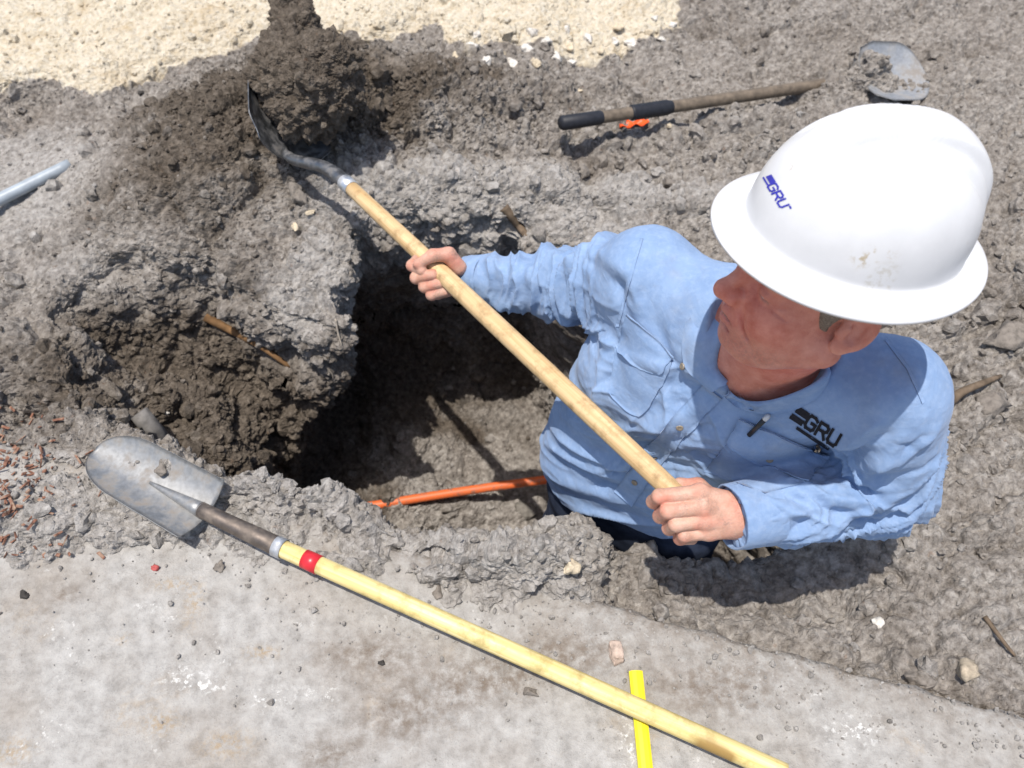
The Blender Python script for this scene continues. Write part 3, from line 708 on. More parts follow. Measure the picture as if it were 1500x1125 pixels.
for _k in range(46):
    if _k < 26: x0, y0 = rc.uniform(885, 1060), rc.uniform(500, 745); ang = math.atan2(y0-470, x0-890)+rc.gauss(.2, .3) if rc.random() < .5 else rc.gauss(-.35, .3)
    elif _k < 38: x0, y0 = rc.uniform(1190, 1350), rc.uniform(590, 760); ang = rc.gauss(-.45, .25)
    else: x0, y0 = rc.uniform(1090, 1260), rc.uniform(735, 785); ang = rc.gauss(.3, .5)
    ln_ = rc.uniform(22, 60); c = [cast(SH0, x0+math.cos(ang)*ln_*t, y0+math.sin(ang)*ln_*t+6*math.sin(t*2+_k))[0] for t in (-1, -.5, 0, .5, 1)]
    if any(q is None for q in c) or max(np.linalg.norm(c[i+1]-c[i]) for i in range(4)) > .07: continue
    best = np.full(len(sv_), 9.); tt = np.zeros(len(sv_)); near_ = np.linalg.norm(sv_-c[2], axis=1) < .14; sub_ = sv_[near_]; bb = np.full(len(sub_), 9.); t2 = np.zeros(len(sub_))
    for i in range(4):
        d, t = segd(sub_, c[i], c[i+1]); m = d < bb; bb[m] = d[m]; t2[m] = (i+t[m])/4
    w = rc.uniform(.0035, .0065); h_ = rc.uniform(.004, .0075)*(1 if rc.random() < .5 else -1)
    sd[near_] += h_*np.exp(-(bb/w)**1.4)*np.clip(np.sin(np.pi*t2), 0, 1)**.7
sd += .0012*fbm(sv_, 60, 3)
sv2 = sv_+sn_*sd[:, None]
def cloth_material(name, dark=1.0, stripe=0):
    M = Mat(name, .9, .12)
    n = M.noise(14, 5, .6); n2 = M.noise(90, 4, .6)
    c = M.ramp(n, [(.3, (.175*dark, .265*dark, .43*dark)), (.72, (.245*dark, .345*dark, .52*dark))])
    c = M.mix(M.ramp(n2, [(.45, 0.0), (.75, .35)]), c, (.35*dark, .44*dark, .59*dark))
    M.color(c)
    def wave(rot):
        mp = M.n('ShaderNodeMapping'); M.nt.links.new(M.coord(), mp.inputs[0]); mp.inputs['Rotation'].default_value = rot
        w = M.n('ShaderNodeTexWave'); w.inputs['Scale'].default_value = 330; w.inputs['Distortion'].default_value = .6; M.nt.links.new(mp.outputs[0], w.inputs[0]); return w.outputs['Fac']
    M.bump(M.math('ADD', wave((0, 0, .6)), wave((1.2, .3, 0))), .18, .0006)
    mp = M.n('ShaderNodeMapping'); M.nt.links.new(M.coord(), mp.inputs[0]); mp.inputs['Rotation'].default_value = (.4, .3, .6); mp.inputs['Scale'].default_value = (1, .35, 1.3)
    M.bump(M.noise(75, 5, .65, mp.outputs[0], .8), .22, .004); M.bump(M.noise(26, 4, .55, mp.outputs[0], .6), .35, .008)
    du = M.ramp(M.noise(9, 5, .65), [(.58, 0.0), (.78, .35)]); c = M.mix(du, c, (.24, .23, .22)); M.color(c)
    M.b.inputs['Sheen Weight'].default_value = .12
    return M.m
SHIRT = cloth_material('chambray')
shirt = under(mesh_np('shirt', sv2, sf_, SHIRT), person); tag(shirt, 'light blue long-sleeved work shirt')
SH = BVHTree.FromPolygons(sv2.tolist(), sf_.tolist())
def sub(o):
    """part of the shirt"""
    o.parent = shirt; return o
def grid_faces(n, m): return [(i*m+j, (i+1)*m+j, (i+1)*m+j+1, i*m+j+1) for i in range(n-1) for j in range(m-1)]
def solid(top, n, m, th, nor):
    """closed sheet from a grid of points and normals"""
    top = np.asarray(top); N = len(top); bot = top-np.asarray(nor)*th; f = grid_faces(n, m)
    F = f+[tuple(N+i for i in reversed(q)) for q in f]
    per = [(0*m+j) for j in range(m)]+[i*m+m-1 for i in range(1, n)]+[(n-1)*m+j for j in range(m-2, -1, -1)]+[i*m for i in range(n-2, 0, -1)]
    for a, b in zip(per, per[1:]+per[:1]): F.append((a, N+a, N+b, b)) 
    return np.concatenate([top, bot]), F
def patch(name, tl, tr, bl, br, n=14, m=14, off=.0025, th=.004, B=None, mat=None, parent=None, bottom=None, puff=0.0):
    """cloth piece sewn onto a surface; corners are photo pixels cast onto that surface; bottom: extra drop of the lower edge"""
    B = B or SH; P, Nn = [], []
    for i in range(n):
        v = i/(n-1)
        for j in range(m):
            u = j/(m-1); L = np.array(tl)*(1-v)+np.array(bl)*v; R = np.array(tr)*(1-v)+np.array(br)*v; p = L*(1-u)+R*u
            if bottom is not None: p = p+np.array(bottom)*v*(1-abs(2*u-1)**1.5)
            a, nn = cast(B, *p)
            if a is None: a, nn = P[-1], Nn[-1]
            if nn@(a-np.array(CAMV)) > 0: nn = -nn
            e = min(u, 1-u, v, 1-v); P.append(a+nn*(off+puff*min(1, e*5))); Nn.append(nn)
    # smooth the cast points a little so the piece is its own cloth
    A = np.array(P).reshape(n, m, 3); NN = np.array(Nn).reshape(n, m, 3)
    for _ in range(2):
        A[1:-1, 1:-1] = .5*A[1:-1, 1:-1]+.125*(A[:-2, 1:-1]+A[2:, 1:-1]+A[1:-1, :-2]+A[1:-1, 2:])
        NN[1:-1, 1:-1] = .5*NN[1:-1, 1:-1]+.125*(NN[:-2, 1:-1]+NN[2:, 1:-1]+NN[1:-1, :-2]+NN[1:-1, 2:])
    NN = NN/np.linalg.norm(NN, axis=2, keepdims=True)
    vs, fs = solid(A.reshape(-1, 3), n, m, th, NN.reshape(-1, 3))
    return pydata(name, vs, fs, mat or SHIRT)
# chest pockets with flaps, placket, buttons
sub(patch('pocket', (903, 506), (986, 530), (893, 575), (966, 572), bottom=(4, 36), off=.0034, puff=.001))
sub(patch('pocket_flap', (922, 459), (990, 522), (904, 509), (968, 546), bottom=(4, 10), off=.0068, th=.0035, puff=.001))
sub(patch('pocket', (1068, 645), (1180, 706), (1032, 690), (1120, 724), off=.0022, puff=.001))
sub(patch('pocket_flap', (1084, 612), (1217, 668), (1064, 648), (1182, 706), bottom=(-3, 5), off=.0068, th=.0035, puff=.001))
PLK = [(1046, 572), (1018, 600), (990, 632), (962, 664), (934, 700), (914, 730)]
def strip(name, path, wpx, off, th, mat, dirp=(.75, .62)):
    P, Nn = [], []; pts = []
    for i in range(len(path)-1):
        for t in np.linspace(0, 1, 7)[:-1]: pts.append(np.array(path[i])*(1-t)+np.array(path[i+1])*t)
    pts.append(np.array(path[-1]))
    m = 7
    for p in pts:
        for u in np.linspace(-.5, .5, m):
            a, nn = cast(SH, *(p+np.array(dirp)*wpx*u))
            if a is None: a, nn = P[-1], Nn[-1]
            P.append(a+nn*off); Nn.append(nn)
    vs, fs = solid(P, len(pts), m, th, Nn); return pydata(name, vs, fs, mat)
sub(strip('placket', PLK, 34, .0035, .005, SHIRT))
def disc_on(name, px, py, r, h, mat, B=None, off=.004):
    a, nn = cast(B or SH, px, py); x, y, z = frame(nn); prof = [(0, r), (h*.7, r), (h, r*.8), (h*.75, r*.55), (h*.75, .0001)]
    vs, fs = lathe_seg(a+nn*off, a+nn*(off+1), prof, 16); return pydata(name, vs, fs, mat)
BTN = plain('button', (.23, .19, .14), .35, .5, var=.3, scale=80)
for p in ((996, 624), (959, 668), (931, 705), (1127, 669), (1003, 537)):
    sub(disc_on('button', *p, .0058, .0028, BTN, off=.0065 if p[0] in (1127,) else .0035))
# cuffs
def cuff(w, e, r, l0, l1):
    ax = nrm(w-e); n = 40; vs = []; x, y, _ = frame(ax, (0, .3, 1)); prof = [(l0, r*1.02), (l0+.3*(l1-l0), r*1.03), (l1-.003, r), (l1, r-.0015), (l1-.003, r-.004), (l0, r-.004)]
    for t, rr in prof:
        for k in range(n):
            g = 2*math.pi*k/n; q = rr*(1+.035*math.sin(2*g+.5)+.02*math.sin(5*g+t*90)); vs.append(w+ax*t+q*(math.cos(g)*x+math.sin(g)*y))
    fs = [(i*n+k, i*n+(k+1) % n, (i+1)*n+(k+1) % n, (i+1)*n+k) for i in range(len(prof)-1) for k in range(n)]
    return pydata('cuff', vs, fs, SHIRT)
sub(cuff(LW, LE, .0535, -.050, .020)); sub(cuff(RW, RE, .0490, -.038, .016))
# collar
ax = nrm(hw((-.016, 0, -.03))-NB); cf = nrm(FX-ax*(FX@ax)); cl = np.cross(ax, cf); cl = cl if cl@LX > 0 else -cl
vpt, vn = cast(SH0, 1050, 568)
NC = 73; prof_n = 10; c0 = .55*NB+.45*vpt; wv_ = nrm(ax+.45*cf); e1 = nrm(cf-wv_*(cf@wv_)); e2 = cl
border = []; outs = []; phis = [math.radians(-169+338*i/(NC-1)) for i in range(NC)]
for ph in phis:
    out = -e1*math.cos(ph)+e2*math.sin(ph); prev = None; pt = None
    for rho in np.arange(.125, .01, -.003):
        h = SH.ray_cast(V(c0+out*rho+wv_*.2), V(-wv_))
        if h[0] is None or (prev is not None and h[3]-prev > .012): break
        prev = h[3]; pt = np.array(h[0])
    border.append(pt if pt is not None else border[-1]); outs.append(out)
border = np.array(border)
for _ in range(6): border[1:-1] = .5*border[1:-1]+.25*(border[:-2]+border[2:])
cP = []
for ph, base, out in zip(phis, border, outs):
    g = abs(math.degrees(ph)); fr = float(sstep(np.array([g]), 60, 165)[0]); rightside = math.sin(ph) < 0
    hgt = .042*(1-.75*fr); flap = (.044 if rightside else .022)-.008*fr; lift = .009*(1-.3*fr)
    up2 = nrm(ax*(1-fr)+wv_*fr)
    for k in range(prof_n):
        t = k/(prof_n-1)
        if t <= .35: q = t/.35; p = base-up2*.006+up2*(hgt+.006)*q-out*.003*q
        else:
            s_ = (t-.35)/.65; p = base+up2*(hgt*(1-s_**1.6))+out*(flap*s_)
            h = SH.find_nearest(V(p)); hp, hn = np.array(h[0]), np.array(h[1]); dd = (p-hp)@hn; want = .0045+lift*(1-s_)**.8
            if dd < want: p = p+hn*(want-dd)
            elif s_ > .5: p = p-hn*(dd-want)*(s_-.5)*1.6
        cP.append(p)
cPv = np.array(cP).reshape(NC, prof_n, 3)
for _ in range(3): cPv[1:-1] = .5*cPv[1:-1]+.25*(cPv[:-2]+cPv[2:])
cPv = cPv.reshape(-1, 3)
cn = vnormals(cPv, np.array(grid_faces(NC, prof_n)))
vs, fs = solid(cPv, NC, prof_n, .0032, cn); sub(pydata('collar', vs, fs, SHIRT))
# seam lines: raised stitched bands at shoulder and yoke
def seam(path, wpx=5, off=.0016, th=.003, dirp=(.7, .7)): return sub(strip('seam', path, wpx, off, th, SHIRT, dirp))
seam([(940, 350), (925, 400), (912, 450), (905, 478)], 5, dirp=(1, 0)); seam([(1298, 498), (1330, 540), (1352, 590)], 5, dirp=(.8, -.6))
# embroidered logo: strokes laid on a surface
def strokes(name, org, e, up, items, B, off, mat, w=.12):
    V_, F_ = [], []
    for poly in items:
        for i in range(len(poly)-1):
            a = np.array(poly[i], float); b = np.array(poly[i+1], float); wd = w
            if len(poly) == 3 and poly[2] is None: break
            d = nrm(b-a); nn2 = np.array([-d[1], d[0]])*wd*.5; K = 4; a = a-d*wd*.5; b = b+d*wd*.5; s0 = len(V_)
            for k in range(K+1):
                c = a+(b-a)*k/K
                for sg in (-1, 1):
                    q = c+nn2*sg; p = np.array(org)+q[0]*np.array(e)+q[1]*np.array(up)
                    h, n_ = cast(B, *p)
                    if h is None: h, n_ = V_[-1], np.array([0, 0, 1.])
                    V_.append(h+n_*off)
            F_ += [(s0+2*k, s0+2*k+1, s0+2*k+3, s0+2*k+2) for k in range(K)]
    return pydata(name, V_, F_, mat)
LET_G = [(.85, .85), (.6, 1.0), (.2, 1.0), (.05, .8), (.05, .2), (.2, 0), (.7, 0), (.85, .15), (.85, .5), (.5, .5)]
LET_R = [[(.05, 0), (.05, 1.0), (.65, 1.0), (.85, .85), (.85, .6), (.65, .45), (.05, .45)], [(.5, .45), (.88, 0)]]
LET_U = [(.05, 1.0), (.05, .2), (.2, 0), (.7, 0), (.85, .2), (.85, 1.0)]
def shift(l, dx): return [(x+dx, y) for x, y in l]
def logo_items(): 
    it = [[(x0+.0, y), (x0+.9-.0, y)] for x0, y in ((-1.05, .95), (-1.05, .78), (-1.05, .62))]
    it += [[(-1.15, .22), (-.2, .22)], [(-1.2, .0), (-.25, .0)]]
    it += [LET_G]+[shift(p, 1.1) for p in LET_R]+[shift(LET_U, 2.2)]
    it += [[(x, -.42), (x+.22, -.42)] for x in (-.3, .15, .6, 1.05, 1.5, 1.95, 2.4)]
    return it
BLK = plain('black_thread', (.012, .012, .016), .7, .2, var=.3, scale=200)
sub(strokes('logo', (1177, 623), (18*.84, 18*.56), (19*.50, -19*.87), logo_items(), SH, .0014, BLK, .24))

# jeans and boots
FLZ = -.955
hipR = np.array([.195, .975, -.12]); hipL = np.array([.335, .865, -.12]); kneeR = np.array([.125, .97, -.50]); kneeL = np.array([.345, .86, -.50]); ankR = np.array([.16, 1.08, -.87]); ankL = np.array([.40, .92, -.87])
def jeans_f(P):
    d, a, b = torso(P); d = smax(d+.016, P[:, 2]+.03, .02); d = smax(d, -.20-P[:, 2], .05)
    d = smin(d, chain(P, [hipR, kneeR, ankR], [.098, .072, .062], .03), .04); d = smin(d, chain(P, [hipL, kneeL, ankL], [.098, .072, .062], .03), .04)
    d = smax(d, -.91-P[:, 2], .01)
    return d+.004*np.sin(P[:, 2]*70+5*P[:, 0]*9)*np.clip(fbm(P, 9, 2)+.3, 0, 1)
jv, jf = surface_nets(jeans_f, (-.05, .65, -.96), (.62, 1.25, .02), .006, levels=4, slack=.01)
JM = Mat('denim', .9, .15); JM.color(JM.ramp(JM.noise(40, 5), [(.3, (.018, .024, .042)), (.7, (.045, .058, .092))])); JM.bump(JM.noise(300, 3), .4, .001)
jeans = under(mesh_np('jeans', jv, jf, JM.m), person)
BOOT = plain('boot_leather', (.10, .075, .05), .7, .3, var=.35, scale=40, bump=.3)
for an, tw in ((ankR, -.3), (ankL, .2)):
    fd = nrm(FX*math.cos(tw)+LX*math.sin(tw)); base = np.array([an[0], an[1], FLZ])
    def boot_f(P):
        q = P-base; u = q@fd; w = q@np.cross([0, 0, 1], fd); z = q[:, 2]; Q = np.stack([u, w, z], 1)
        d = smin(cone(Q, (-.03, 0, .05), (-.03, 0, .13), .048, .050), cone(Q, (0, 0, .045), (.13, 0, .035), .045, .042), .03)
        d = smin(d, np.maximum(ell(Q, (.05, 0, .012), (.155, .053, .05)), np.abs(z-.012)-.012), .004)
        return smax(d, -z, .004)
    b_v, b_f = surface_nets(boot_f, base-[.22, .22, .02], base+[.22, .22, .2], .005, levels=3, slack=.01)
    under(mesh_np('boot', b_v, b_f, BOOT), person)
tag(person, 'man in a light blue work shirt standing waist-deep in the hole, gripping a shovel', 'person')

# ------------------------------------------------------------------ hard hat
def make_hat():
    root = empty('hard_hat', HO+.05*HHAT[2]); o = HO+np.array([.002, .002, .082])@HHAT
    n = 180; rings = []
    def ring(fn): rings.append([fn(2*math.pi*k/n) for k in range(n)])
    A0, B0, HC = .127, .109, .128
    def crown(th, grow=0.0):
        r = math.cos(th)**.78; z = .006+HC*math.sin(th)**.92
        def fn(p):
            x = (A0*r-grow)*math.cos(p)-.004*math.sin(th); y = (B0*r-grow)*math.sin(p)
            w = sstep(np.array([z]), .035, .085)[0]*float(sstep(np.array([.105-x]), 0, .05)[0])
            ay = abs(y); rd = .0135*float(sstep(np.array([.030-ay]), 0, .006)[0])-.0095*float(np.exp(-((ay-.046)/.007)**2))
            zz = z-grow+w*rd; return (x, y, zz)
        return fn
    def brim(t, dz=0.0):
        def fn(p):
            ca, sa = math.cos(p), math.sin(p); ri = (A0*1.012, B0*1.012); ro = (.163 if ca > 0 else .160, .138)
            x = (ri[0]+(ro[0]-ri[0])*t)*ca; y = (ri[1]+(ro[1]-ri[1])*t)*sa
            z = .0045-.012*t*t-.005*t+.004*ca*ca*t+(.004*max(0, -ca)*t*t)+dz; return (x, y, z)
        return fn
    for th in np.linspace(math.pi/2-.03, .02, 60): ring(crown(th))
    for t in (0, .03, .08, .2, .4, .6, .8, .92, .98): ring(brim(t))
    ring(lambda p: tuple(np.array(brim(1.0)(p))+np.array([0, 0, -.0012]))); ring(brim(.985, -.004)); 
    for t in (.9, .6, .3, .05): ring(brim(t, -.0035))
    for th in np.linspace(.05, math.pi/2-.03, 16): ring(crown(th, .004))
    vs = [o+np.array(q)@HHAT for r in rings for q in r]; K = len(rings)
    fs = [(i*n+k, (i+1)*n+k, (i+1)*n+(k+1) % n, i*n+(k+1) % n) for i in range(K-1) for k in range(n)]
    vs.append(o+np.array([-.004, 0, .006+HC+.0058])@HHAT); vs.append(o+np.array([-.004, 0, .006+HC-.002])@HHAT); c = len(vs)-2
    fs += [(c, k, (k+1) % n) for k in range(n)]+[(c+1, (K-1)*n+(k+1) % n, (K-1)*n+k) for k in range(n)]
    M = Mat('white_plastic', .32, .5); ns = M.noise(28, 4, .6); c_ = M.ramp(ns, [(.3, (.60, .60, .605)), (.7, (.65, .65, .655))])
    sc = M.math('MULTIPLY', M.ramp(M.noise(17, 3, .5), [(.62, 0.0), (.72, 1.0)]), M.ramp(M.noise(130, 4, .7), [(.5, 0.0), (.62, 1.0)])); c_ = M.mix(M.math('MULTIPLY', sc, .45), c_, (.42, .38, .30))
    # mud smears low on the side
    a = M.n('ShaderNodeAttribute', attribute_name='mud'); mud = M.math('MULTIPLY', a.outputs['Fac'], M.ramp(M.noise(120, 4, .7), [(.50, 0.0), (.60, 1.0)])); c_ = M.mix(mud, c_, (.40, .32, .20))
    M.color(c_); M.bump(M.noise(55, 3, .5), .05, .003)
    sh = pydata('shell', vs, fs, M.m); B = BVHTree.FromPolygons([list(map(float, v)) for v in vs], fs)
    va = np.array(vs); mud = np.zeros(len(va))
    for p, r in (((1262, 380), .008), ((1282, 374), .007), ((1303, 371), .006), ((1205, 262), .004), ((1160, 245), .005)):
        h, _ = cast(B, *p)
        if h is not None: mud += np.exp(-(np.linalg.norm(va-h, axis=1)/r)**2)
    set_attr(sh, 'mud', np.repeat(np.clip(mud, 0, 1)[:, None], 3, 1)); under(sh, root)
    BL = plain('blue_print', (.035, .035, .36), .5, .3, var=.15, scale=120)
    lg = strokes('logo', (1124, 272), (12.4*.52, 12.4*.855), (13*.93, -13*.36), [[(-.95, 1.0), (-.1, 1.0)], [(-.95, .84), (-.1, .84)], [(-.95, .68), (-.1, .68)], [(-.95, .52), (-.1, .52)], [(-1.0, .12), (-.1, .12)], LET_G]+[shift(p, 1.1) for p in LET_R]+[shift(LET_U, 2.2), [(3.35, 1.0), (3.5, 1.0)]], B, .0006, BL, .21)
    under(lg, root)
    tag(root, 'white full-brim hard hat with blue lettering on the man\'s head', 'hard hat'); return root
hat = make_hat()

# ------------------------------------------------------------------ tools
def wood_material(name, c0, c1, axis, spot=None):
    M = Mat(name, .5, .35); mp = M.n('ShaderNodeMapping'); M.nt.links.new(M.coord(), mp.inputs[0])
    q = V(axis).to_track_quat('X', 'Z').to_matrix().inverted().to_euler(); r2 = M.n('ShaderNodeVectorRotate', rotation_type='EULER_XYZ'); M.nt.links.new(M.coord(), r2.inputs[0]); r2.inputs['Rotation'].default_value = q
    M.nt.links.new(r2.outputs[0], mp.inputs[0]); mp.inputs['Scale'].default_value = (4, 130, 130)
    n = M.noise(1.0, 5, .6, mp.outputs[0]); c = M.ramp(n, [(.3, c0), (.7, c1)])
    dirt = M.ramp(M.noise(30, 5, .7), [(.50, 0.0), (.72, .75)]); c = M.mix(dirt, c, tuple(x*.55 for x in c0)); M.color(c); M.bump(n, .12, .001); M.rough(M.ramp(M.noise(50, 4), [(.3, .4), (.7, .62)])); return M.m
def steel_material(name, c, dirt=.5, rough=.38, sc=35):
    M = Mat(name, rough, .5); n = M.noise(sc, 6, .65); M.b.inputs['Metallic'].default_value = .85
    cc = M.ramp(M.noise(120, 4), [(.3, tuple(x*.75 for x in c)), (.7, c)]); dm = M.ramp(n, [(.48, 0.0), (.66, dirt)]); M.color(M.mix(dm, cc, (.20, .165, .13)))
    M.nt.links.new(M.math('SUBTRACT', .85, dm), M.b.inputs['Metallic']); M.rough(M.ramp(n, [(.4, rough), (.65, .85)])); M.bump(M.noise(200, 4), .15, .001); return M.m
STEEL_D = steel_material('dark_steel', (.22, .225, .235), .45, .32); STEEL_L = steel_material('bright_steel', (.38, .38, .375), .85, .55, 22); STEEL_R = steel_material('brown_steel', (.20, .165, .14), .6, .5); FERR = steel_material('ferrule_steel', (.62, .64, .67), .2, .3)
def blade_mesh(tip, heel, nor, width, prof, sag, th=.0022, n=26, m=21, curl=0.0, rim=0.0):
    """dished blade: prof(t) -> half width factor, t 0 heel .. 1 tip"""
    tip = np.asarray(tip, float); heel = np.asarray(heel, float); ax = tip-heel; L = np.linalg.norm(ax); ax = ax/L; nor = nrm(np.asarray(nor)-ax*(np.asarray(nor)@ax)); lat = np.cross(nor, ax)
    P = []
    for i in range(n):
        t = i/(n-1)
        for j in range(m):
            u = -1+2*j/(m-1); w = prof(t)*width*.5
            tl = t if prof(1.0) > .05 else t
            z = sag*u*u*min(1, prof(t))+curl*t*t
            P.append(heel+ax*L*tl+lat*w*u+nor*z)
    f = grid_faces(n, m); nn = vnormals(np.array(P), np.array(f)); 
    if nn.mean(0)@nor < 0: nn = -nn
    return solid(P, n, m, th, nn)
def rounded(t, sq): return max(.02, 1-max(0, (t-sq)/(1-sq))**2)**.5

# the shovel in his hands
hd_ = nrm(SHR-SHL); A_end = SHL-hd_*.055; s_f = 1.50
fer = SHL+(SHR-SHL)*(1.0)*1.0
L1 = np.linalg.norm(SHR-SHL)
def along(d): return SHL+hd_*d
def pxd(px):
    """distance along the shaft that projects to photo column px"""
    lo, hi = 0.0, 2.5
    for _ in range(40):
        mid = .5*(lo+hi); p = along(mid); D = p[1]*CP-(p[2]-CAMH)*SP; x = 750+FPX*p[0]/D
        if x > px: lo = mid
        else: hi = mid
    return lo
d_fer = pxd(512); d_sock = pxd(446)
shovel = empty('shovel', along(d_sock))
HWOOD = wood_material('ash_wood', (.44, .275, .12), (.68, .50, .28), hd_)
K = 22; ts = np.linspace(-.05, d_fer, K); vs, fs = tube([along(t) for t in ts], [.0165+.0022*math.sin(min(1, max(0, (t+.05)/d_fer))*math.pi) for t in ts], 24); under(pydata('handle', vs, fs, HWOOD), shovel)
vs, fs = lathe_seg(along(d_fer-.012), along(d_fer+.05), [(0, .0170), (0, .0182), (.034, .0186), (.036, .0172)], 24); under(pydata('ferrule', vs, fs, FERR), shovel)
fp = along(d_fer+.018); vdir = nrm(fp-np.array(CAMV)); n_b = np.cross(hd_, vdir); n_b = nrm(n_b if n_b[0] > 0 else -n_b)
def bend(deg): return nrm(hd_*math.cos(math.radians(deg))+n_b*math.sin(math.radians(deg)))
p = fp; pts = [p-hd_*.02, p]; SEG = .0160
for k in range(15):
    p = p+bend(np.interp(k, [0, 3, 8, 11, 14], [0, -6, -24, -20, 8]))*SEG; pts.append(p)
vs, fs = tube(pts, list(np.linspace(.0174, .0120, len(pts))), 20); under(pydata('socket', vs, fs, STEEL_D), shovel)
ba = bend(30); bn = bend(120); tc = nrm(-vdir-ba*(-vdir@ba)); bn = nrm(bn*math.cos(.50)+tc*math.sin(.50)); bl = np.cross(bn, ba)
heel = pts[-1]-bn*.012-ba*.012; BL_L = .305
vs, fs = blade_mesh(heel+ba*BL_L, heel, bn, .225, lambda t: (.72+.28*float(sstep(np.array([t]), 0, .18)[0]))*(1 if t < .55 else max(.03, 1-((t-.55)/.45)**2.1)), .045, .0026, 26, 21, .018)
under(pydata('blade', vs, fs, STEEL_D), shovel)
tag(shovel, 'long wooden-handled round shovel lifted across the hole in the man\'s hands', 'shovel')
# the soil it carries
lc = heel+ba*.165+bn*.098
def load_f(P):
    q = (P-lc)/1.17; Q = np.stack([q@ba, q@bl, q@bn], 1)
    d = ell(Q, (0, 0, -.01), (.130, .095, .080)); d = smin(d, ell(Q, (-.040, 0, .060), (.090, .082, .090)), .03); d = smin(d, ell(Q, (.075, .005, .010), (.085, .060, .060)), .025); d = smin(d, ell(Q, (.150, .0, .0), (.065, .050, .050)), .03); d = smin(d, ell(Q, (.215, .005, .005), (.060, .038, .040)), .025)
    d = smax(d, -(Q[:, 2]+.068-1.0*np.clip(Q[:, 1]**2*3.5, 0, .1)), .01)
    return (d+.020*fbm(P, 16, 2, .5, 2.))*.65
lv, lf = surface_nets(load_f, lc-.36, lc+.36, .0036, levels=4, slack=.02, project=False)
ln = vnormals(lv, lf); w1, h1 = worley(lv, 34., 5.); w2, h2 = worley(lv, 80., 2.); lv = lv+ln*(.034*(.5-w1)*(.3+h1)+.009*(.5-w2)*(.4+h2)+.006*fbm(lv, 60, 3))[:, None]
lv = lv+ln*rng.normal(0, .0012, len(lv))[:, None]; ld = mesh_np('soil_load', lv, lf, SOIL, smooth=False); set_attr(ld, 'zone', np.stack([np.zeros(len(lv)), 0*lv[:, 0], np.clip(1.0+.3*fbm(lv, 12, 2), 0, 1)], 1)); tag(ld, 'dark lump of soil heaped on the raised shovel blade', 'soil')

# the narrow spade lying on the slab
spA = gz(412, 803, .050); spE = gz(1150, 1134, .036); sd_ = nrm(spE-spA); spL = np.linalg.norm(spE-spA)
spS = gz(296, 750, .045); tipg = gz(140, 662, 0.03); tz = max(gdown(tipg[0], tipg[1]), gdown(tipg[0]+.05, tipg[1]-.02))+.016; spT = gz(138, 661, tz)
spade = empty('drain_spade', spS)
YW = wood_material('yellow_handle', (.56, .42, .14), (.78, .66, .34), sd_)
ts = np.linspace(0, spL, 90); vs, fs = tube([spA+sd_*t for t in ts], [.0163]*90, 24); h_ = pydata('handle', vs, fs, YW); under(h_, spade)
hv3 = np.array(vs); bare = np.zeros(len(hv3))
for (x_, y_, r_) in ((1030, 1098, .016), (1048, 1106, .016), (1066, 1112, .012), (905, 1027, .004), (640, 925, .004)):
    bare += np.exp(-(np.linalg.norm(hv3-gz(x_, y_, .045), axis=1)/r_)**2)
set_attr(h_, 'bare', np.repeat(np.clip(bare*1.6, 0, 1)[:, None], 3, 1))
_M = Mat.__new__(Mat); _M.m = YW; _M.nt = YW.node_tree; _M.b = _M.nt.nodes['Principled BSDF']; _M.tc = None
_c = _M.b.inputs['Base Color'].links[0].from_socket; _M.color(_M.mix(_M.n('ShaderNodeAttribute', attribute_name='bare').outputs['Fac'], _c, (.30, .19, .06)))
RED = plain('red_tape', (.55, .02, .03), .35, .5, var=.12, scale=60)
dt = np.linalg.norm(gz(446, 818, .05)-spA); vs, fs = lathe_seg(spA+sd_*dt, spA+sd_*(dt+1), [(0, .0164), (0, .0174), (.031, .0176), (.031, .0164)], 24); under(pydata('tape_band', vs, fs, RED), spade)
vs, fs = lathe_seg(spA-sd_*.012, spA+sd_, [(0, .0178), (0, .0192), (.018, .0192), (.018, .0176)], 24); under(pydata('ferrule', vs, fs, FERR), spade)
sa = nrm(spS-spT); bnu = nrm(np.array([0, -.10, 1]))
tp = [spA+sd_*.004]; Bz = bnu*.012
for k in np.linspace(.12, 1, 8): tp.append((spA)*(1-k)+(spS+Bz)*k)
vs, fs = tube(tp, [.0178, .0176, .0172, .0168, .0162, .0158, .0152, .0150, .0150], 20); under(pydata('socket', vs, fs, STEEL_R), spade)
vs, fs = tube([(spS+Bz)*(1-k)+(spS-sa*.13+bnu*.0005)*k for k in np.linspace(-.03, 1, 9)], list(np.linspace(.0149, .003, 9)), 20); under(pydata('frog', vs, fs, STEEL_L), spade)
vs, fs = blade_mesh(spT, spS+sa*.012, bnu, .128, lambda t: (1-.06*t)*rounded(t, .60), .030, .0022, 40, 21)
under(pydata('blade', vs, fs, STEEL_L), spade)
tag(spade, 'narrow steel spade with a yellow handle and red tape, lying on the slab', 'spade')
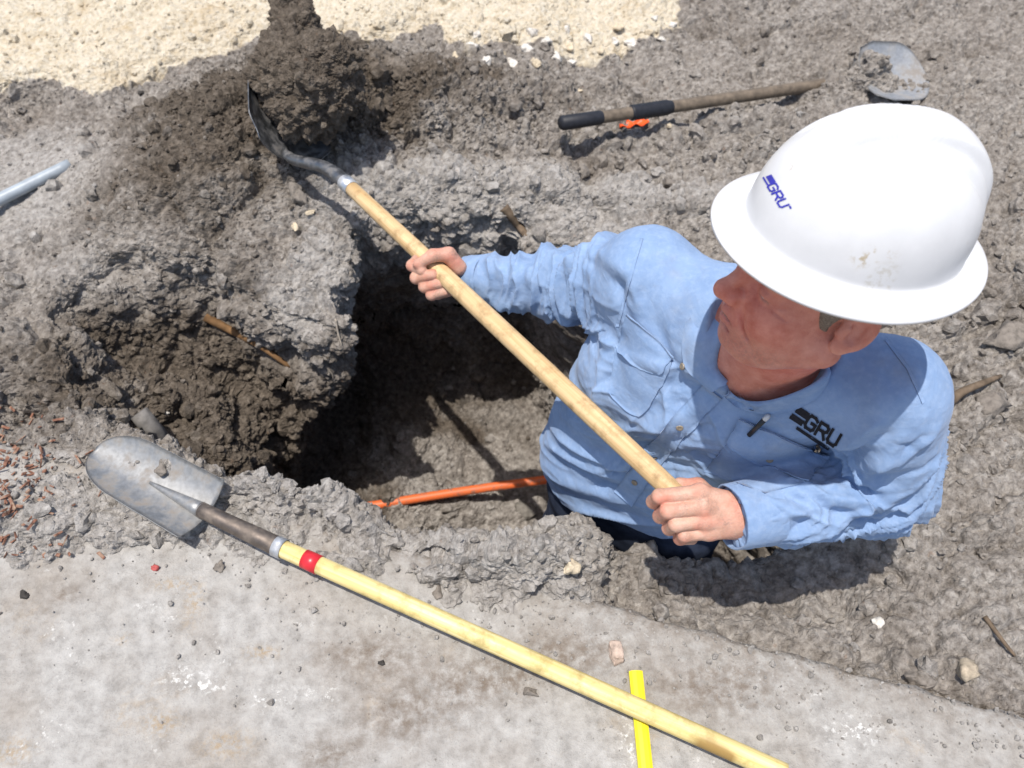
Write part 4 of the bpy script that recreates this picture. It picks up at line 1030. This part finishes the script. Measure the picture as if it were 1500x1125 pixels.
# clod on its blade
def stone(name, px, py, r, col, label, cat='stone', sq=(1, .85, .7), group=None, lift=.45, mat=None, pt=None, seed=None, rough=.16):
    p = ghit(px, py) if pt is None else np.asarray(pt, float); R = rot_rand(1)[0]; v = IC3*np.array(sq)*r; sdv = seed if seed is not None else px*.13+py*.07
    for _q in range(9):
        nq = nrm(rng.normal(size=3)); ex = np.clip(v@nq-r*rng.uniform(.42, .8), 0, None); v = v-nq*ex[:, None]
    f = 1+rough*2.2*fbm(IC3+sdv, 1.6, 3)+rough*.8*fbm(IC3+sdv, 6., 2); v = (v*f[:, None])@R.T; v[:, 2] *= .85
    o = mesh_np(name, v, IF3, mat or stone_mat(col)); o.location = tuple(p+np.array([0, 0, r*lift])); tag(o, label, cat, group); return o
IC3, IF3 = ico(3); _sm = {}
def stone_mat(c):
    if c not in _sm:
        M = Mat('stone_surface', .9, .2); M.color(M.ramp(M.noise(70, 5, .65), [(.28, tuple(x*.5 for x in c)), (.5, c), (.75, tuple(min(.85, x*1.3) for x in c))])); M.bump(M.noise(160, 5, .65), .6, .004); _sm[c] = M.m
    return _sm[c]
GREY = (.20, .175, .15); CRM = (.56, .47, .34); WHT = (.62, .58, .52); PNK = (.50, .39, .32); DRK = (.05, .045, .04)
bp = spT*.38+spS*.62; stone('clod', 0, 0, .016, GREY, 'small clod of soil sitting on the spade blade', 'clod', pt=bp+bnu*.012+np.array([.0, .03, 0]), seed=3.)

# yellow stake under the spade handle
sk0 = gz(931, 984, .008); sk1 = gz(948, 1150, .008); kd = nrm(sk1-sk0); kx = nrm(np.cross([0, 0, 1], kd)); prof = [(-.0115, -.005), (-.0115, .004), (-.007, .0065), (0, .0075), (.007, .0065), (.0115, .004), (.0115, -.005)]
vs = [p_+kx*a+np.array([0, 0, b]) for p_ in (sk0, sk0+kd*.004, sk1) for a, b in prof]; n_ = len(prof); fs = [(i*n_+k, i*n_+(k+1) % n_, (i+1)*n_+(k+1) % n_, (i+1)*n_+k) for i in range(2) for k in range(n_)]+[tuple(range(n_))[::-1], tuple(range(2*n_, 3*n_))]
st = pydata('marker_stake', vs, fs, plain('yellow_plastic', (.74, .60, .02), .4, .45, var=.08, scale=40), smooth=False); tag(st, 'bright yellow plastic stake lying under the spade handle', 'stake')

# far shovel, half buried
f0 = gz(826, 180, .10); f1 = gz(1168, 129, .025); fd_ = nrm(f1-f0); fL = np.linalg.norm(f1-f0)
far = empty('buried_shovel', f1)
FIB = plain('brown_fibreglass', (.135, .105, .075), .5, .4, var=.35, scale=60); RUB = plain('black_rubber', (.016, .017, .022), .55, .35, var=.3, scale=90)
vs, fs = tube([f0+fd_*t for t in np.linspace(.0, fL+.24, 12)], list(np.linspace(.0165, .0175, 12)), 20); under(pydata('handle', vs, fs, FIB), far)
vs, fs = lathe_seg(f0-fd_*.012, f0+fd_, [(0, .0002), (0, .014), (.008, .0195), (.118, .0190), (.124, .0166)], 24); under(pydata('end_grip', vs, fs, RUB), far)
g0 = np.linalg.norm(gz(930, 164, .097)-f0); pr = [(0, .0168)]
for k in range(12): pr += [(.004+.0098*k, .0215), (.008+.0098*k, .0195)]
pr.append((.128, .0168)); vs, fs = lathe_seg(f0+fd_*g0, f0+fd_*(g0+1), pr, 24); under(pydata('hand_grip', vs, fs, RUB), far)
bc = gz(1315, 116, .036); ba2 = nrm(fd_+np.array([0, -.1, -.12])); bn2 = nrm([-.35, -.45, 1.0])
vs, fs = blade_mesh(bc+ba2*.10, bc-ba2*.13, bn2, .20, lambda t: (1 if t < .5 else max(.03, 1-((t-.5)/.5)**2.4))*(.8+.2*min(1, t*5)), .035, .0024, 26, 21, .015); under(pydata('blade', vs, fs, steel_material('worn_steel', (.46, .465, .47), .75, .6, 16)), far)
tag(far, 'brown shovel with black grips half buried in the soil behind the man', 'shovel')
bv_ = gz(1240, 118, .05)

# pipes
def pipe(name, p0, p1, r, mat, label, cat, bow=0.0):
    p0 = np.asarray(p0); p1 = np.asarray(p1); pts = [p0*(1-t)+p1*t+np.array([0, 0, bow*4*t*(1-t)]) for t in np.linspace(0, 1, 14)]
    vo, fo = tube(pts, [r]*14, 24, caps=False); vi, fi = tube(pts, [r*.82]*14, 24, caps=False); N = len(vo)
    fs = list(fo)+[tuple(N+i for i in reversed(q)) for q in fi]+[(k, N+k, N+(k+1) % 24, (k+1) % 24) for k in range(24)]+[(13*24+k, 13*24+(k+1) % 24, N+13*24+(k+1) % 24, N+13*24+k) for k in range(24)]
    return tag(pydata(name, vo+vi, fs, mat), label, cat)
pe = gz(103, 241, .0); pz_ = gdown(pe[0], pe[1])+.018; pe = gz(103, 241, pz_); pb = gz(-90, 331, .03); pb[2] = gdown(pb[0], pb[1])+.022 if gdown(pb[0], pb[1]) > -1 else .03
pipe('conduit', pb, pe, .0155, plain('grey_conduit', (.30, .335, .365), .4, .45, var=.15, scale=30), 'grey-blue plastic conduit lying on the pale ground at the left edge', 'pipe')
op0 = ghit(556, 740); op1 = ghit(792, 705); zf = -.80
for _k in range(3):
    op0 = gz(556, 740, zf); op1 = gz(794, 704, zf)
OM = Mat('orange_conduit', .5, .4); OM.color(OM.mix(OM.ramp(OM.noise(45, 5, .7), [(.5, 0.0), (.68, .9)]), (.66, .135, .035), (.17, .125, .095)))
dd_ = op1-op0; pipe('orange_conduit', op0-dd_*.18, op1+dd_*.10, .0135, OM.m, 'orange conduit crossing the bottom of the hole', 'pipe', .008)
q0 = ghit(207, 612); q1 = q0+np.array([.055, -.045, -.05]); cp_ = q0+np.array([0, 0, .02]); vs, fs = lathe_seg(cp_, q1, [(0, .0005), (0, .020), (.002, .0225), (.09, .0215), (.09, .0005)], 22); tag(pydata('pipe_stub', vs, fs, plain('dull_iron', (.16, .15, .14), .7, .3, var=.35, scale=60, bump=.3)), 'short grey capped pipe stub sticking out of the shallow dig', 'pipe')

# orange scrap under the far shovel
def scrap():
    a = ghit(928, 186); P = []; n, m = 12, 5
    for i in range(n):
        for j in range(m):
            t = i/(n-1)-.5; P.append(a+np.array([.085*t, .022*(j/(m-1)-.5)+.02*t, .012+.006*math.sin(i*1.3+j)+.004*math.sin(j*2.1)]))
    nn = np.tile([0, 0, 1.], (n*m, 1)); vs, fs = solid(P, n, m, .0012, nn); return pydata('plastic_scrap', vs, fs, plain('orange_plastic', (.78, .10, .015), .45, .4, var=.15, scale=60))
tag(scrap(), 'crumpled orange plastic scrap beside the half-buried shovel grips', 'scrap')

# ------------------------------------------------------------------ stones and clods that stand out
for a in ((838, 828, .017, CRM, 'cream stone bedded in the crumbly rim before the hole'), (905, 962, .020, PNK, 'pitted pinkish stone on the slab above the yellow stake'), (775, 1014, .014, GREY, 'dark grey lump beside the middle of the spade handle'),
          (1412, 985, .024, (.42, .35, .26), 'jagged cream rock at the slab edge on the right'), (1287, 912, .012, WHT, 'white pebble in the soil right of the slab corner'), (848, 134, .011, CRM, 'pale pebble above the end grip of the buried shovel'),
          (980, 184, .011, CRM, 'pale pebble below the ribbed grip of the buried shovel'), (207, 137, .011, DRK, 'round black stone at the edge of the cream fill'), (438, 290, .030, GREY, 'large crumbly clod below the steel socket of the raised shovel'),
          (432, 334, .016, CRM, 'cream stone below the large crumbly clod'), (455, 312, .011, CRM, 'small cream chip between the clod and the wooden handle'), (982, 272, .024, GREY, 'brown clod left of the hard hat brim'), (700, 165, .014, GREY, 'rough grey clod on the ridge behind the hole'),
          (1450, 592, .030, GREY, 'rounded clod right of the man\'s shoulder beside the root'), (1482, 500, .045, GREY, 'broad flat clod at the right edge level with the hat brim'), (320, 832, .011, GREY, 'dark pebble on the slab below the spade socket'), (228, 832, .008, (.42, .10, .09), 'small red stone on the slab below the spade blade'),
          (36, 872, .010, DRK, 'dark brown bit near the left edge of the slab'), (640, 335, .018, GREY, 'clod hanging at the far rim of the hole'), (1340, 990, .020, GREY, 'grey clod against the slab edge left of the jagged rock'), (245, 605, .010, WHT, 'white chip beside the pipe stub'),
          (775, 752, .034, (.17, .155, .135), 'smooth grey rock in the hole beside the man\'s knee'), (560, 970, .006, DRK, 'tiny black pebble on the open slab'), (640, 870, .013, GREY, 'grey lump below the broken rim, above the spade handle')):
    stone('stone' if a[3] != GREY else 'clod', *a, cat='stone' if a[3] != GREY else 'clod', sq=(1.3, 1.0, .95), rough=.22 if a[3] is not GREY else .34, lift=.15)
for k, (x, y) in enumerate([(668, 84), (690, 70), (712, 92), (735, 80), (752, 96), (770, 74), (786, 92), (800, 62), (815, 84), (832, 70), (838, 92), (860, 58), (880, 74), (900, 62), (925, 66), (948, 50), (968, 58), (780, 50), (745, 55), (985, 38), (960, 28), (905, 40), (830, 45), (700, 50)]):
    stone('limestone_lump', x, y, .014+.010*((k*37) % 10)/10, WHT if k % 3 else CRM, 'pale limestone lump at the ragged edge of the cream fill', 'stone', group='limestone lumps along the cream fill', sq=(1.25, 1.0, .85), rough=.28, lift=.05)
# roots
def root(pts, r, mat, label, taper=.4):
    P = np.array(pts, float); t = np.linspace(0, 1, len(P)); tt = np.linspace(0, 1, 18); Q = np.stack([np.interp(tt, t, P[:, i]) for i in range(3)], 1)
    for _ in range(2): Q[1:-1] = .5*Q[1:-1]+.25*(Q[:-2]+Q[2:])
    vs, fs = tube(Q, [r*(1-(1-taper)*x) for x in tt], 8); return tag(pydata('root', vs, fs, mat), label, 'root')
RT1 = plain('pale_root', (.36, .31, .25), .8, .2, var=.3, scale=60); RT2 = plain('dark_root', (.13, .095, .065), .85, .2, var=.4, scale=50, bump=.4); RT3 = plain('rusty_bark', (.15, .085, .04), .9, .15, var=.45, scale=45, bump=.6)
def gp(px, py, l=.006): return ghit(px, py)+np.array([0, 0, l])
root([gp(1380, 600, .012), gp(1400, 586, .03), gp(1435, 572, .03), gp(1462, 556, .012)], .012, RT2, 'dark root poking out right of the man\'s shoulder')
root([gp(492, 470), gp(496, 492, .012), gp(502, 512, .01), gp(504, 526)], .0028, RT1, 'thin pale root hanging at the left hole wall', .6)
root([gp(478, 540), gp(490, 555, .012), gp(486, 572, .012), gp(480, 588)], .0022, RT1, 'thin curved root below the other one at the left wall', .6)
root([gp(738, 302, -.004), gp(748, 318, .004), gp(760, 332, .002), gp(775, 346, -.01)], .013, RT2, 'thick root stub at the far rim of the hole', .7)
root([gp(300, 462, -.006), gp(340, 485, .0), gp(385, 508, -.002), gp(424, 535, -.008)], .012, RT3, 'rusty brown root crossing the shallow dig', .5)
root([gp(1440, 905), gp(1455, 930, .012), gp(1470, 950, .012), gp(1484, 962)], .0045, RT2, 'thin twig in the soil near the right edge', .6)
# bark chips at the left edge
def chips():
    Vv, Ff = [], []; base = np.array([(-1, -1, -1), (1, -1, -1), (1, 1, -1), (-1, 1, -1), (-1, -1, 1), (1, -1, 1), (1, 1, 1), (-1, 1, 1)], float); bfaces = [(0, 3, 2, 1), (4, 5, 6, 7), (0, 1, 5, 4), (1, 2, 6, 5), (2, 3, 7, 6), (3, 0, 4, 7)]
    for k in range(130):
        px = abs(random.gauss(0, 62)); py = random.gauss(715, 60); py = min(815, max(600, py)); p = ghit(px-5, py); L = random.uniform(.002, .012); R = Matrix.Rotation(random.uniform(0, 6.3), 3, 'Z') @ Matrix.Rotation(random.gauss(0, .35), 3, 'X') @ Matrix.Rotation(random.gauss(0, .35), 3, 'Y')
        v = base*np.array([L, random.uniform(.0008, .0032), random.uniform(.0006, .0016)])*(1+rng.uniform(-.25, .25, (8, 3))); s0 = len(Vv); Vv += list(v@np.array(R).T+p+np.array([0, 0, random.uniform(.002, .010)])); Ff += [tuple(s0+i for i in f) for f in bfaces]
    M = Mat('bark_chip', .9, .15); M.color(M.ramp(M.noise(70, 3), [(.32, (.07, .042, .032)), (.5, (.22, .105, .07)), (.72, (.34, .26, .19))])); return pydata('bark_chips', Vv, Ff, M.m, smooth=False)
tag(chips(), 'reddish bark chips scattered at the left edge', 'bark chips', kind='stuff')
# pen in the left chest pocket
a, nn = cast(SH, 1098, 636); b, _ = cast(SH, 1128, 606); a = a+nn*.009; b = b+nn*.009; pd = nrm(b-a)
pen = empty('pen', a); vs, fs = tube([a, a+.5*(b-a), b-pd*.012], [.0038, .004, .004], 14); under(pydata('barrel', vs, fs, plain('black_plastic', (.012, .012, .014), .3, .5, var=.1)), pen)
vs, fs = lathe_seg(b-pd*.012, b, [(0, .0044), (.006, .0044), (.011, .003), (.012, .0002)], 14); under(pydata('cap', vs, fs, FERR), pen); tag(pen, 'dark pen clipped in the chest pocket below the shirt logo', 'pen')
